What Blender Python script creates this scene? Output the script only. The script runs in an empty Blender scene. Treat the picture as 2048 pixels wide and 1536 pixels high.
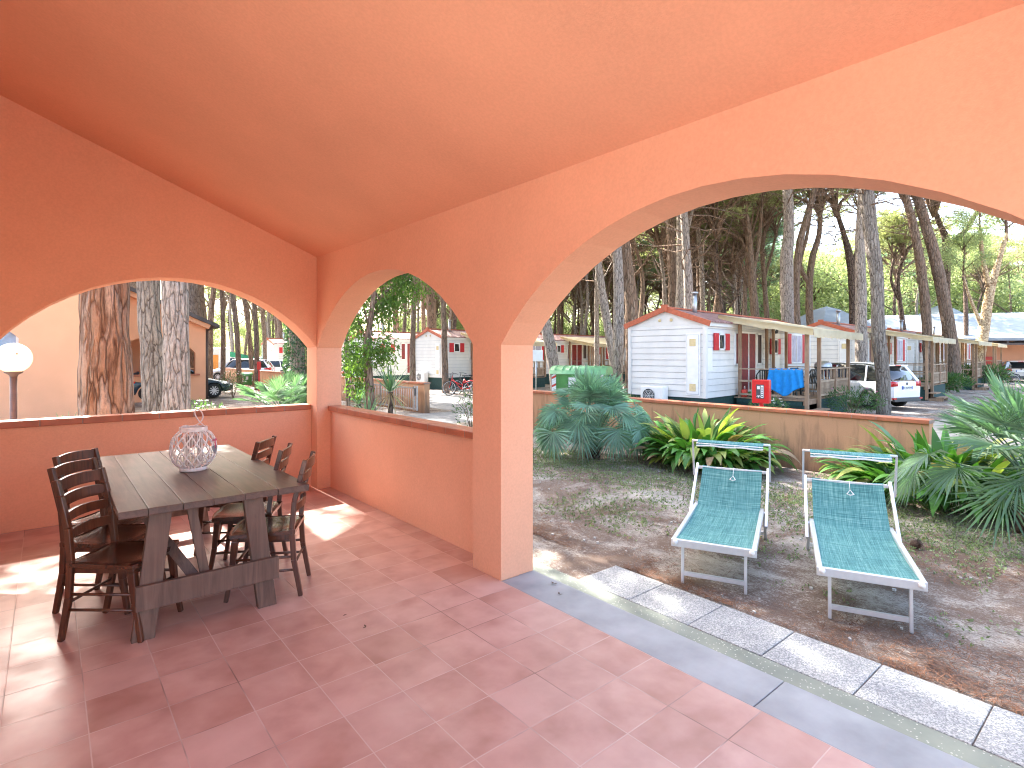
import bpy, math, random
from mathutils import Vector, Matrix, noise, Quaternion
R = math.radians
S = bpy.context.scene
COL = S.collection
# ------------------------------------------------------------------ camera, light
H = 1.65; F = 1114.7; AZ = R(39.84)
SA, CA = math.sin(AZ), math.cos(AZ)
GZ = -0.28
cam = bpy.data.cameras.new("camera"); cam_o = bpy.data.objects.new("camera", cam); COL.objects.link(cam_o)
cam.sensor_width = 36; cam.lens = 36 * F / 2048; cam.shift_y = -59 / 2048
cam.clip_start = 0.05; cam.clip_end = 2000
cam_o.location = (0, 0, H); cam_o.rotation_euler = (R(90), 0, -AZ)
S.camera = cam_o
W = bpy.data.worlds.new("World"); S.world = W; W.use_nodes = True
wn = W.node_tree
sky = wn.nodes.new("ShaderNodeTexSky"); sky.sky_type = 'NISHITA'; sky.sun_disc = False
sky.sun_elevation = R(45); sky.sun_rotation = 0; sky.air_density = 1.0; sky.dust_density = 4.5; sky.ozone_density = 0.5
bg = wn.nodes["Background"]; bg.inputs[1].default_value = 0.15
wn.links.new(sky.outputs[0], bg.inputs[0])
sl = bpy.data.lights.new("sun", 'SUN'); sl.energy = 4.1; sl.angle = R(0.5); sl.color = (1.0, 0.95, 0.87)
so = bpy.data.objects.new("sun", sl); so.rotation_euler = (R(-45), 0, 0); so.location = (0, 60, 60); COL.objects.link(so)
S.view_settings.view_transform = 'Standard'; S.view_settings.look = 'None'
S.view_settings.exposure = 2.9; S.view_settings.gamma = 1
S.render.engine = 'CYCLES'
S.cycles.use_denoising = True; S.cycles.filter_width = 1.15
S.cycles.max_bounces = 12; S.cycles.diffuse_bounces = 9; S.cycles.glossy_bounces = 3
S.cycles.transmission_bounces = 4; S.cycles.transparent_max_bounces = 10
S.cycles.sample_clamp_indirect = 20
S.cycles.caustics_reflective = False; S.cycles.caustics_refractive = False

def P(u, v=None, d=None, z=None):
    """world point seen at photo pixel u (2048 wide) at depth d; z from v unless given"""
    lat = (u - 1024) / F * d
    if z is None: z = H - (v - 709) * d / F
    return Vector((d * SA + lat * CA, d * CA - lat * SA, z))

# ------------------------------------------------------------------ materials
MATS = {}
def nt(name):
    m = bpy.data.materials.new(name); m.use_nodes = True
    n = m.node_tree; b = n.nodes["Principled BSDF"]
    return m, n, b
def ramp(n, fac, stops):
    r = n.nodes.new("ShaderNodeValToRGB")
    e = r.color_ramp.elements
    while len(e) < len(stops): e.new(0.5)
    for i, (p, c) in enumerate(stops):
        e[i].position = p; e[i].color = (*c, 1)
    n.links.new(fac, r.inputs[0]); return r.outputs[0]
def coord(n, kind='Object', scale=(1, 1, 1), loc=(0, 0, 0), rnd=False):
    tc = n.nodes.new("ShaderNodeTexCoord"); mp = n.nodes.new("ShaderNodeMapping")
    mp.inputs['Scale'].default_value = scale; mp.inputs['Location'].default_value = loc
    src = tc.outputs[kind if kind != 'World' else 'Object']
    if kind == 'World':
        src = n.nodes.new("ShaderNodeNewGeometry").outputs['Position']
    if rnd:
        oi = n.nodes.new("ShaderNodeObjectInfo"); ad = n.nodes.new("ShaderNodeVectorMath"); ad.operation = 'ADD'
        ml = n.nodes.new("ShaderNodeMath"); ml.operation = 'MULTIPLY'; ml.inputs[1].default_value = 37.0
        n.links.new(oi.outputs['Random'], ml.inputs[0])
        n.links.new(src, ad.inputs[0]); n.links.new(ml.outputs[0], ad.inputs[1]); src = ad.outputs[0]
    n.links.new(src, mp.inputs['Vector']); return mp.outputs[0]
def noise_n(n, vec, scale, detail=4, rough=0.55, dist=0):
    t = n.nodes.new("ShaderNodeTexNoise"); t.inputs['Scale'].default_value = scale
    t.inputs['Detail'].default_value = detail; t.inputs['Roughness'].default_value = rough
    t.inputs['Distortion'].default_value = dist
    n.links.new(vec, t.inputs['Vector']); return t.outputs['Fac']
def mixc(n, fac, a, b, mode='MIX'):
    m = n.nodes.new("ShaderNodeMix"); m.data_type = 'RGBA'; m.blend_type = mode
    for k, v in ((0, fac), (6, a), (7, b)):
        if isinstance(v, (int, float)): m.inputs[k].default_value = v
        elif isinstance(v, tuple): m.inputs[k].default_value = (*v, 1)
        else: n.links.new(v, m.inputs[k])
    return m.outputs[2]
def bump(n, b, h, strength=0.3, dist=0.01):
    bp = n.nodes.new("ShaderNodeBump"); bp.inputs['Strength'].default_value = strength
    bp.inputs['Distance'].default_value = dist
    n.links.new(h, bp.inputs['Height']); n.links.new(bp.outputs[0], b.inputs['Normal'])
def mth(n, op, a, b=None):
    m = n.nodes.new("ShaderNodeMath"); m.operation = op
    for k, v in ((0, a), (1, b)):
        if v is None: continue
        if isinstance(v, (int, float)): m.inputs[k].default_value = v
        else: n.links.new(v, m.inputs[k])
    return m.outputs[0]

def simple(name, col, rough=0.6, metal=0.0, var=0.12, scale=12, bmp=0.0, rnd=False, spec=0.5, coat=0):
    m, n, b = nt(name)
    v = coord(n, 'Object', rnd=rnd)
    f = noise_n(n, v, scale, 5)
    lo = tuple(c * (1 - var) for c in col); hi = tuple(min(1, c * (1 + var)) for c in col)
    n.links.new(ramp(n, f, [(0.3, lo), (0.7, hi)]), b.inputs['Base Color'])
    b.inputs['Roughness'].default_value = rough; b.inputs['Metallic'].default_value = metal
    b.inputs['Specular IOR Level'].default_value = spec
    b.inputs['Coat Weight'].default_value = coat
    if bmp: bump(n, b, noise_n(n, v, scale * 3, 6), bmp, 0.01)
    MATS[name] = m; return m

def stucco(name, col, grime=0.0, fine=140):
    m, n, b = nt(name)
    v = coord(n, 'World')
    f = noise_n(n, v, 1.1, 5)
    c = ramp(n, f, [(0.3, tuple(x * 0.93 for x in col)), (0.7, tuple(min(1, x * 1.05) for x in col))])
    f2 = noise_n(n, v, 60, 3)
    c = mixc(n, 0.12, c, ramp(n, f2, [(0.35, tuple(x * .7 for x in col)), (0.65, tuple(min(1, x * 1.25) for x in col))]))
    sc = noise_n(n, v, 9, 2)
    c = mixc(n, ramp(n, sc, [(0.70, (0, 0, 0)), (0.78, (.25, .25, .25))]), c, tuple(min(1, x * 1.15 + .03) for x in col))
    if grime:
        gv = coord(n, 'World', (3.2, 3.2, 0.55)); g = noise_n(n, gv, 2.0, 5, .65)
        sp = n.nodes.new("ShaderNodeSeparateXYZ"); n.links.new(coord(n, 'World'), sp.inputs[0])
        mr = n.nodes.new("ShaderNodeMapRange"); mr.inputs[1].default_value = 0.6; mr.inputs[2].default_value = -0.3
        mr.inputs[3].default_value = 0.0; mr.inputs[4].default_value = 0.30
        n.links.new(sp.outputs[2], mr.inputs[0])
        gg = mth(n, 'ADD', g, mr.outputs[0])
        c = mixc(n, ramp(n, gg, [(0.55, (0, 0, 0)), (0.85, (grime,) * 3)]), c, (0.12, 0.085, 0.06))
    n.links.new(c, b.inputs['Base Color']); b.inputs['Roughness'].default_value = 0.9
    b.inputs['Specular IOR Level'].default_value = 0.2
    bump(n, b, noise_n(n, v, fine, 4, .7), 0.35, 0.004)
    MATS[name] = m; return m

def wood(name, dark, light, rough=0.5, along=1, scale=1.0, coat=0.0, rnd=True):
    m, n, b = nt(name)
    sc = [28, 28, 28]; sc[along] = 2.2
    v = coord(n, 'Object', tuple(s * scale for s in sc), rnd=rnd)
    f = noise_n(n, v, 1.0, 6, .6, 1.2)
    v2 = coord(n, 'Object', rnd=rnd); f2 = noise_n(n, v2, 3.0, 4)
    c = ramp(n, f, [(0.3, dark), (0.5, tuple((a + bb) / 2 for a, bb in zip(dark, light))), (0.72, light)])
    c = mixc(n, ramp(n, f2, [(0.35, (0, 0, 0)), (0.7, (.5, .5, .5))]), c, tuple(x * .65 for x in dark))
    n.links.new(c, b.inputs['Base Color']); b.inputs['Roughness'].default_value = rough
    b.inputs['Coat Weight'].default_value = coat; b.inputs['Coat Roughness'].default_value = 0.25
    bump(n, b, f, 0.25, 0.003)
    MATS[name] = m; return m

def bark(name, plate, crack, sx=7.5, sz=1.9, warm=None, depth=0.035, cw=.13):
    m, n, b = nt(name)
    v = coord(n, 'Object', (sx, sx, sz), rnd=True)
    nz = n.nodes.new("ShaderNodeTexNoise"); nz.inputs['Scale'].default_value = 1.3; nz.inputs['Detail'].default_value = 3
    n.links.new(v, nz.inputs['Vector'])
    vm = n.nodes.new("ShaderNodeVectorMath"); vm.operation = 'MULTIPLY_ADD'
    vm.inputs[1].default_value = (.9, .9, .9)
    n.links.new(nz.outputs['Color'], vm.inputs[0]); n.links.new(v, vm.inputs[2])
    vo = n.nodes.new("ShaderNodeTexVoronoi"); vo.feature = 'DISTANCE_TO_EDGE'; vo.inputs['Scale'].default_value = 1.0
    n.links.new(vm.outputs[0], vo.inputs['Vector'])
    vc = n.nodes.new("ShaderNodeTexVoronoi"); vc.feature = 'F1'; vc.inputs['Scale'].default_value = 1.0
    n.links.new(vm.outputs[0], vc.inputs['Vector'])
    f2 = noise_n(n, coord(n, 'Object', (1, 1, .5), rnd=True), 22, 6, .7)
    pl = ramp(n, f2, [(0.3, tuple(x * .6 for x in plate)), (0.5, plate), (0.72, tuple(min(1, x * 1.35) for x in plate))])
    if warm:
        pl = mixc(n, ramp(n, vc.outputs['Color'], [(0.3, (0, 0, 0)), (0.75, (.8, .8, .8))]), pl, warm)
    e = ramp(n, vo.outputs[0], [(0.0, (0, 0, 0)), (cw, (1, 1, 1))])
    e = mixc(n, ramp(n, noise_n(n, v, .7, 3), [(.48, (0, 0, 0)), (.72, (.8, .8, .8))]), e, (1, 1, 1))
    n.links.new(mixc(n, e, crack, pl), b.inputs['Base Color'])
    b.inputs['Roughness'].default_value = 0.95; b.inputs['Specular IOR Level'].default_value = 0.15
    h = mth(n, 'ADD', ramp(n, vo.outputs[0], [(0.0, (0, 0, 0)), (0.22, (1, 1, 1))]), mth(n, 'MULTIPLY', f2, 0.5))
    bump(n, b, h, 0.9, depth)
    MATS[name] = m; return m

def leafy(name, cols, rough=0.5, trans=0.35, rndc=0.25, tcol=None):
    m, n, b = nt(name)
    v = coord(n, 'Object', rnd=True)
    f = noise_n(n, v, 1.7, 3)
    c = ramp(n, f, [(0.3 + 0.4 * i / max(1, len(cols) - 1), cc) for i, cc in enumerate(cols)])
    wn_ = n.nodes.new("ShaderNodeTexWhiteNoise"); gm = n.nodes.new("ShaderNodeNewGeometry")
    n.links.new(gm.outputs['Random Per Island'], wn_.inputs['Vector'])
    hv = n.nodes.new("ShaderNodeHueSaturation"); n.links.new(c, hv.inputs['Color'])
    n.links.new(mth(n, 'ADD', mth(n, 'MULTIPLY', gm.outputs['Random Per Island'], rndc * 2), 1 - rndc), hv.inputs['Value'])
    n.links.new(hv.outputs[0], b.inputs['Base Color'])
    b.inputs['Roughness'].default_value = rough; b.inputs['Specular IOR Level'].default_value = 0.3
    tr = n.nodes.new("ShaderNodeBsdfTranslucent"); mx = n.nodes.new("ShaderNodeMixShader")
    tc = mixc(n, 1.0, hv.outputs[0], tcol or (1.6, 1.9, .7), 'MULTIPLY'); n.links.new(tc, tr.inputs[0])
    mx.inputs[0].default_value = trans
    n.links.new(b.outputs[0], mx.inputs[1]); n.links.new(tr.outputs[0], mx.inputs[2])
    n.links.new(mx.outputs[0], n.nodes['Material Output'].inputs[0])
    MATS[name] = m; return m

ORANGE = (0.79, 0.405, 0.255)
stucco('stucco', ORANGE)
stucco('stucco_neighbour', (0.82, 0.43, 0.26))
stucco('stucco_cream', (0.82, 0.66, 0.50))
stucco('garden_stucco', (0.52, 0.285, 0.16), grime=0.75)
simple('coping', (0.40, 0.125, 0.06), 0.45, var=.2, scale=5, bmp=.1)
simple('coping_grout', (0.28, 0.20, 0.16), 0.9)
simple('threshold', (0.30, 0.315, 0.325), 0.55, var=.2, scale=3.5, bmp=.05)
simple('white_paint', (0.80, 0.80, 0.78), 0.45, var=.05, scale=6)
simple('sand_road', (0.34, 0.305, 0.255), .95, var=.25, scale=1.5, bmp=.2)
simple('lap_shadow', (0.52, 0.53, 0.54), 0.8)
simple('bounce_stone', (0.54, 0.50, 0.45), 0.8)
simple('siding', (0.69, 0.68, 0.645), 0.45, var=.06, scale=2)
simple('red_shutter', (0.55, 0.02, 0.03), 0.5, var=.1)
simple('terracotta_trim', (0.45, 0.11, 0.05), 0.6, var=.15)
simple('skirt_net', (0.015, 0.05, 0.045), 0.8, var=.3, scale=15)
simple('dark_interior', (0.05, 0.03, 0.03), 0.3, var=.3, scale=3)
simple('red_curtain', (0.20, 0.02, 0.02), 0.6, var=.3, scale=6)
simple('net_curtain', (0.45, 0.42, 0.48), 0.6, var=.2, scale=6)
simple('vent_beige', (0.65, 0.52, 0.28), 0.7)
simple('galvanised', (0.45, 0.46, 0.47), 0.35, metal=.8, var=.15)
simple('alu', (0.72, 0.73, 0.75), 0.32, metal=.55, var=.06, scale=20)
simple('white_plastic', (0.78, 0.78, 0.76), 0.4, var=.04)
simple('black_plastic', (0.015, 0.02, 0.018), 0.4, var=.2)
simple('dark_grey', (0.06, 0.065, 0.07), 0.5, var=.2)
simple('rubber', (0.02, 0.02, 0.02), 0.8, var=.2)
simple('bin_green', (0.10, 0.30, 0.08), 0.45, var=.15, scale=4)
simple('bin_lid', (0.22, 0.50, 0.24), 0.4, var=.15, scale=5)
simple('red_paint', (0.62, 0.02, 0.02), 0.3, var=.08)
simple('red_stripe', (0.6, 0.05, 0.03), 0.5)
simple('blue_towel', (0.01, 0.24, 0.62), 0.9, var=.15, scale=9)
simple('car_white', (0.78, 0.79, 0.80), 0.25, var=.02, coat=.8)
simple('car_blue', (0.03, 0.06, 0.09), 0.22, metal=.4, var=.08, coat=.9)
simple('car_silver', (0.45, 0.46, 0.47), 0.28, metal=.5, var=.05, coat=.6)
simple('car_glass', (0.012, 0.016, 0.018), 0.06, var=.3, coat=.5)
simple('tail_red', (0.55, 0.01, 0.01), 0.15, var=.15, coat=.8)
simple('rope', (0.72, 0.62, 0.60), 0.9, var=.15, scale=60)
simple('wicker_white', (0.84, 0.80, 0.78), 0.7, var=.12, scale=30)
simple('pink_ribbon', (0.65, 0.12, 0.22), 0.7)
simple('slate_grey', (0.28, 0.27, 0.29), 0.8)
simple('roof_dark', (0.09, 0.08, 0.08), 0.8, var=.3, scale=5)
simple('canopy_blue', (0.22, 0.26, 0.30), 0.7, var=.12, scale=1.5)
simple('soil', (0.11, 0.085, 0.07), 0.95, var=.4, scale=8, bmp=.4)
simple('stone', (0.5, 0.48, 0.45), 0.8, var=.25, scale=40)
simple('plate_white', (0.75, 0.78, 0.80), 0.4); simple('plate_blue', (0.02, 0.08, 0.4), 0.4)
simple('caravan', (0.62, 0.60, 0.52), 0.5, var=.08); simple('orange_panel', (0.65, 0.24, 0.04), 0.6)
simple('tent_green', (0.02, 0.18, 0.10), 0.8, var=.2)
simple('flower_white', (0.85, 0.85, 0.82), 0.6); simple('flower_pink', (0.75, 0.2, 0.45), 0.6)
simple('brown_metal', (0.10, 0.065, 0.055), 0.5, var=.15)
simple('glass_blue', (0.25, 0.36, 0.50), 0.1, var=.25, scale=3)
simple('skin', (0.45, 0.24, 0.16), 0.6)
simple('cone_brown', (0.10, 0.06, 0.04), 0.9, var=.4, scale=60, bmp=.6)
wood('table_wood', (0.062, 0.031, 0.022), (0.16, 0.093, 0.068), 0.42, 1, .8, coat=.25)
wood('leg_wood', (0.095, 0.052, 0.038), (0.21, 0.125, 0.09), 0.55, 2, .8)
wood('chair_wood', (0.045, 0.012, 0.006), (0.16, 0.052, 0.022), 0.34, 2, 1.0, coat=.5)
wood('seat_wood', (0.040, 0.012, 0.006), (0.13, 0.045, 0.020), 0.22, 1, .7, coat=.7)
wood('deck_wood', (0.22, 0.135, 0.085), (0.44, 0.29, 0.18), 0.75, 2, .3)
wood('deck_rail', (0.30, 0.21, 0.14), (0.52, 0.39, 0.27), 0.8, 0, .3)
bark('bark_red', (0.31, 0.245, 0.20), (0.075, 0.040, 0.026), 10, 1.4, warm=(0.25, 0.15, 0.095), depth=.06, cw=.10)
bark('bark_grey', (0.38, 0.325, 0.28), (0.08, 0.06, 0.045), 13.0, 2.4, depth=.04, cw=.08)
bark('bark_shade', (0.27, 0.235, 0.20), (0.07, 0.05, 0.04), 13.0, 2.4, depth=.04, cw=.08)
bark('bark_mid', (0.28, 0.21, 0.16), (0.08, 0.055, 0.04), 14, 2.2, warm=(.26, .17, .12))
bark('bark_dark', (0.17, 0.125, 0.10), (0.03, 0.022, 0.018), 8, 3)
bark('bark_pale', (0.55, 0.42, 0.27), (0.16, 0.08, 0.04), 5, 6, depth=.01)
leafy('needle', [(0.19, 0.21, 0.11), (0.32, 0.34, 0.19)], trans=.5, tcol=(1.4, 1.5, .9))
leafy('needle_pale', [(0.15, 0.24, 0.16), (0.26, 0.36, 0.24)], trans=.45, tcol=(1.2, 1.4, 1.0))
leafy('awning', [(0.68, 0.58, 0.38), (0.80, 0.72, 0.52)], rough=.8, trans=.45, rndc=0.0, tcol=(1.1, 1.05, .9))
leafy('leaf_bright', [(0.055, 0.12, 0.03), (0.14, 0.22, 0.055)], trans=.5, tcol=(1.5, 1.7, .8))
leafy('leaf_light', [(0.22, 0.29, 0.14), (0.38, 0.43, 0.24)], trans=.5, tcol=(1.3, 1.35, .9))
leafy('palm_leaf', [(0.095, 0.165, 0.11), (0.18, 0.26, 0.17)], trans=.3, rndc=.3, tcol=(1.2, 1.7, .8))
leafy('aspid_green', [(0.045, 0.14, 0.03), (0.10, 0.24, 0.05)], rough=.35, trans=.25, rndc=.35)
leafy('aspid_yellow', [(0.22, 0.28, 0.05), (0.38, 0.42, 0.14)], rough=.35, trans=.3, rndc=.25)
leafy('aspid_dry', [(0.25, 0.16, 0.09), (0.42, 0.30, 0.19)], rough=.7, trans=.2)
leafy('oleander', [(0.035, 0.09, 0.035), (0.09, 0.16, 0.06)], trans=.3)
leafy('palm_blue', [(0.13, 0.235, 0.165), (0.23, 0.36, 0.27)], trans=.3, rndc=.35, tcol=(1.2, 1.6, .9))
leafy('weed', [(0.13, 0.165, 0.095), (0.23, 0.27, 0.165)], trans=.3, rndc=.4)
leafy('ivy', [(0.05, 0.10, 0.05), (0.10, 0.17, 0.10)], trans=.2, rndc=.45)
leafy('dead_needle', [(0.10, 0.045, 0.028), (0.24, 0.12, 0.07)], rough=.8, trans=.1, rndc=.5)

# floor tiles
def tiles():
    m, n, b = nt('tiles')
    v = coord(n, 'World', loc=(-(2.54 - 9 * .30), -(3.04 - 20 * .30), 0))
    sp = n.nodes.new("ShaderNodeSeparateXYZ"); n.links.new(v, sp.inputs[0])
    fx = mth(n, 'DIVIDE', sp.outputs[0], .30); fy = mth(n, 'DIVIDE', sp.outputs[1], .30)
    def edge(f):
        fr = mth(n, 'FRACT', f); a = mth(n, 'SUBTRACT', fr, 0.5); a = mth(n, 'ABSOLUTE', a)
        return a
    ex, ey = edge(fx), edge(fy)
    mxx = mth(n, 'MAXIMUM', ex, ey)
    gr = ramp(n, mxx, [(0.4895, (0, 0, 0)), (0.494, (.85, .85, .85))])
    cb = n.nodes.new("ShaderNodeCombineXYZ")
    n.links.new(mth(n, 'FLOOR', fx), cb.inputs[0]); n.links.new(mth(n, 'FLOOR', fy), cb.inputs[1])
    wnn = n.nodes.new("ShaderNodeTexWhiteNoise"); n.links.new(cb.outputs[0], wnn.inputs['Vector'])
    off = n.nodes.new("ShaderNodeVectorMath"); off.operation = 'MULTIPLY_ADD'
    off.inputs[1].default_value = (7, 7, 7)
    n.links.new(wnn.outputs['Color'], off.inputs[0]); n.links.new(coord(n, 'World'), off.inputs[2])
    f = noise_n(n, off.outputs[0], 4.5, 4, .5, .15)
    c = ramp(n, f, [(0.30, (0.41, 0.225, 0.18)), (0.5, (0.51, 0.305, 0.255)), (0.70, (0.59, 0.38, 0.325))])
    c = mixc(n, ramp(n, wnn.outputs['Value'], [(0, (.35, .35, .35)), (.45, (0, 0, 0)), (1, (0, 0, 0))]), c, (0.33, 0.155, 0.11))
    c = mixc(n, ramp(n, wnn.outputs['Value'], [(.55, (0, 0, 0)), (1, (.4, .4, .4))]), c, (0.58, 0.39, 0.34))
    ln = noise_n(n, coord(n, 'World'), 1.2, 3)
    gcol = ramp(n, ln, [(0.36, (0.17, 0.10, 0.08)), (0.50, (0.60, 0.46, 0.41))])
    c = mixc(n, gr, c, gcol)
    fs = noise_n(n, coord(n, 'World'), 220, 2)
    c = mixc(n, ramp(n, fs, [(0.72, (0, 0, 0)), (0.78, (.5, .5, .5))]), c, (0.15, 0.05, 0.03))
    n.links.new(c, b.inputs['Base Color'])
    fr = noise_n(n, coord(n, 'World'), 4, 4)
    n.links.new(ramp(n, fr, [(0.3, (.28,) * 3), (0.7, (.44,) * 3)]), b.inputs['Roughness'])
    bump(n, b, mth(n, 'ADD', mth(n, 'MULTIPLY', gr, -1.0), mth(n, 'MULTIPLY', f, .12)), 0.35, 0.002)
    MATS['tiles'] = m
tiles()

def ground():
    m, n, b = nt('ground')
    v = coord(n, 'World')
    sand = ramp(n, noise_n(n, v, 3, 6, .65), [(0.3, (0.28, 0.255, 0.225)), (0.7, (0.52, 0.475, 0.42))])
    v2 = coord(n, 'World', (1, 1, 1)); lit = noise_n(n, v2, 0.9, 6, .7, 1.0)
    fine = noise_n(n, coord(n, 'World', (3.5, 1, 1)), 28, 5, .75, 1.5)
    mask = mth(n, 'ADD', mth(n, 'MULTIPLY', lit, 0.75), mth(n, 'MULTIPLY', fine, 0.95))
    mk = ramp(n, mask, [(0.79, (0, 0, 0)), (0.88, (.9, .9, .9))])
    needles = ramp(n, noise_n(n, coord(n, 'World', (5, 1.3, 1)), 45, 4, .8, 2), [(0.35, (0.065, 0.044, 0.034)), (0.65, (0.21, 0.135, 0.10))])
    c = mixc(n, mk, sand, needles)
    sp = noise_n(n, v, 160, 2); c = mixc(n, ramp(n, sp, [(0.70, (0, 0, 0)), (0.75, (.8, .8, .8))]), c, (0.5, 0.47, 0.43))
    n.links.new(c, b.inputs['Base Color']); b.inputs['Roughness'].default_value = 0.95
    b.inputs['Specular IOR Level'].default_value = .15
    bump(n, b, mth(n, 'ADD', fine, lit), .8, .02)
    MATS['ground'] = m
    m, n, b = nt('asphalt')
    v = coord(n, 'World')
    c = ramp(n, noise_n(n, v, 1.2, 6, .65), [(0.3, (0.13, 0.13, 0.135)), (0.7, (0.24, 0.235, 0.23))])
    c = mixc(n, .35, c, ramp(n, noise_n(n, v, 90, 3), [(0.4, (0.08, 0.08, 0.08)), (0.65, (0.38, 0.37, 0.36))]))
    n.links.new(c, b.inputs['Base Color']); b.inputs['Roughness'].default_value = .9
    bump(n, b, noise_n(n, v, 90, 3), .3, .005); MATS['asphalt'] = m
    # washed gravel slabs
    m, n, b = nt('gravel_slab')
    v = coord(n, 'World')
    vo = n.nodes.new("ShaderNodeTexVoronoi"); vo.inputs['Scale'].default_value = 135; n.links.new(v, vo.inputs['Vector'])
    sp_ = n.nodes.new("ShaderNodeSeparateColor"); n.links.new(vo.outputs['Color'], sp_.inputs[0])
    c = ramp(n, sp_.outputs[0], [(0.0, (0.16, 0.17, 0.175)), (0.45, (0.27, 0.28, 0.285)), (0.85, (0.45, 0.45, 0.435))])
    c = mixc(n, ramp(n, noise_n(n, v, 4, 4), [(0.35, (0, 0, 0)), (0.7, (.35, .35, .35))]), c, (0.20, 0.20, 0.19))
    n.links.new(c, b.inputs['Base Color']); b.inputs['Roughness'].default_value = .8
    bump(n, b, vo.outputs['Distance'], .5, .004); MATS['gravel_slab'] = m
    m, n, b = nt('terrazzo')
    v = coord(n, 'World'); base = ramp(n, noise_n(n, v, 2.5, 4), [(0.3, (0.15, 0.17, 0.14)), (0.7, (0.25, 0.27, 0.22))])
    vo = n.nodes.new("ShaderNodeTexVoronoi"); vo.inputs['Scale'].default_value = 40; n.links.new(v, vo.inputs['Vector'])
    c = mixc(n, ramp(n, vo.outputs['Distance'], [(0.16, (.7, .7, .7)), (0.22, (0, 0, 0))]), base, (0.55, 0.55, 0.47))
    n.links.new(c, b.inputs['Base Color']); b.inputs['Roughness'].default_value = .7; MATS['terrazzo'] = m
ground()

def mesh_fabric():
    m, n, b = nt('sling_fabric')
    v1 = coord(n, 'Object', (3, 160, 3), rnd=True); v2 = coord(n, 'Object', (160, 3, 3), rnd=True)
    a = noise_n(n, v1, 1.2, 4, .7); c2 = noise_n(n, v2, 1.2, 4, .7)
    f = mth(n, 'MULTIPLY', mth(n, 'ADD', a, c2), .5)
    c = ramp(n, f, [(0.38, (0.02, 0.11, 0.12)), (0.5, (0.07, 0.25, 0.255)), (0.62, (0.24, 0.46, 0.43))])
    n.links.new(c, b.inputs['Base Color']); b.inputs['Roughness'].default_value = .7
    tr = n.nodes.new("ShaderNodeBsdfTranslucent"); mx = n.nodes.new("ShaderNodeMixShader"); mx.inputs[0].default_value = .25
    n.links.new(c, tr.inputs[0]); n.links.new(b.outputs[0], mx.inputs[1]); n.links.new(tr.outputs[0], mx.inputs[2])
    n.links.new(mx.outputs[0], n.nodes['Material Output'].inputs[0]); bump(n, b, f, .3, .002)
    MATS['sling_fabric'] = m
mesh_fabric()
def globe():
    m, n, b = nt('lamp_globe')
    v = coord(n); n.links.new(ramp(n, noise_n(n, v, 4, 3), [(.3, (.80, .74, .60)), (.7, (.86, .81, .69))]), b.inputs['Base Color'])
    b.inputs['Roughness'].default_value = .25
    tr = n.nodes.new("ShaderNodeBsdfTranslucent"); tr.inputs[0].default_value = (.9, .85, .72, 1)
    mx = n.nodes.new("ShaderNodeMixShader"); mx.inputs[0].default_value = .5
    n.links.new(b.outputs[0], mx.inputs[1]); n.links.new(tr.outputs[0], mx.inputs[2])
    n.links.new(mx.outputs[0], n.nodes['Material Output'].inputs[0]); MATS['lamp_globe'] = m
globe()
def glass():
    m, n, b = nt('clear_glass')
    tr = n.nodes.new("ShaderNodeBsdfTransparent"); mx = n.nodes.new("ShaderNodeMixShader"); lw = n.nodes.new("ShaderNodeLayerWeight"); lw.inputs[0].default_value = .3
    v = coord(n); n.links.new(ramp(n, noise_n(n, v, 8, 3), [(.3, (.93, .91, .90)), (.7, (.98, .97, .96))]), tr.inputs[0])
    b.inputs['Roughness'].default_value = .08; b.inputs['Base Color'].default_value = (.8, .8, .8, 1)
    n.links.new(mth(n, 'MULTIPLY', lw.outputs['Fresnel'], .6), mx.inputs[0])
    n.links.new(tr.outputs[0], mx.inputs[1]); n.links.new(b.outputs[0], mx.inputs[2]); n.links.new(mx.outputs[0], n.nodes['Material Output'].inputs[0])
    MATS['clear_glass'] = m
glass()
def tileroof():
    m, n, b = nt('roof_tile')
    v = coord(n, 'Object', (1, 1, 1)); sp = n.nodes.new("ShaderNodeSeparateXYZ"); n.links.new(v, sp.inputs[0])
    wx = mth(n, 'SINE', mth(n, 'MULTIPLY', sp.outputs[0], 34)); wy = mth(n, 'FRACT', mth(n, 'MULTIPLY', sp.outputs[1], 3.4))
    f = noise_n(n, v, 5, 4)
    c = ramp(n, f, [(.3, (.20, .095, .085)), (.7, (.36, .20, .18))])
    c = mixc(n, ramp(n, wy, [(0, (.7, .7, .7)), (.15, (0, 0, 0))]), c, (.07, .035, .03))
    n.links.new(c, b.inputs['Base Color']); b.inputs['Roughness'].default_value = .6
    bump(n, b, mth(n, 'ADD', wx, wy), .8, .03); MATS['roof_tile'] = m
tileroof()

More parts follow.
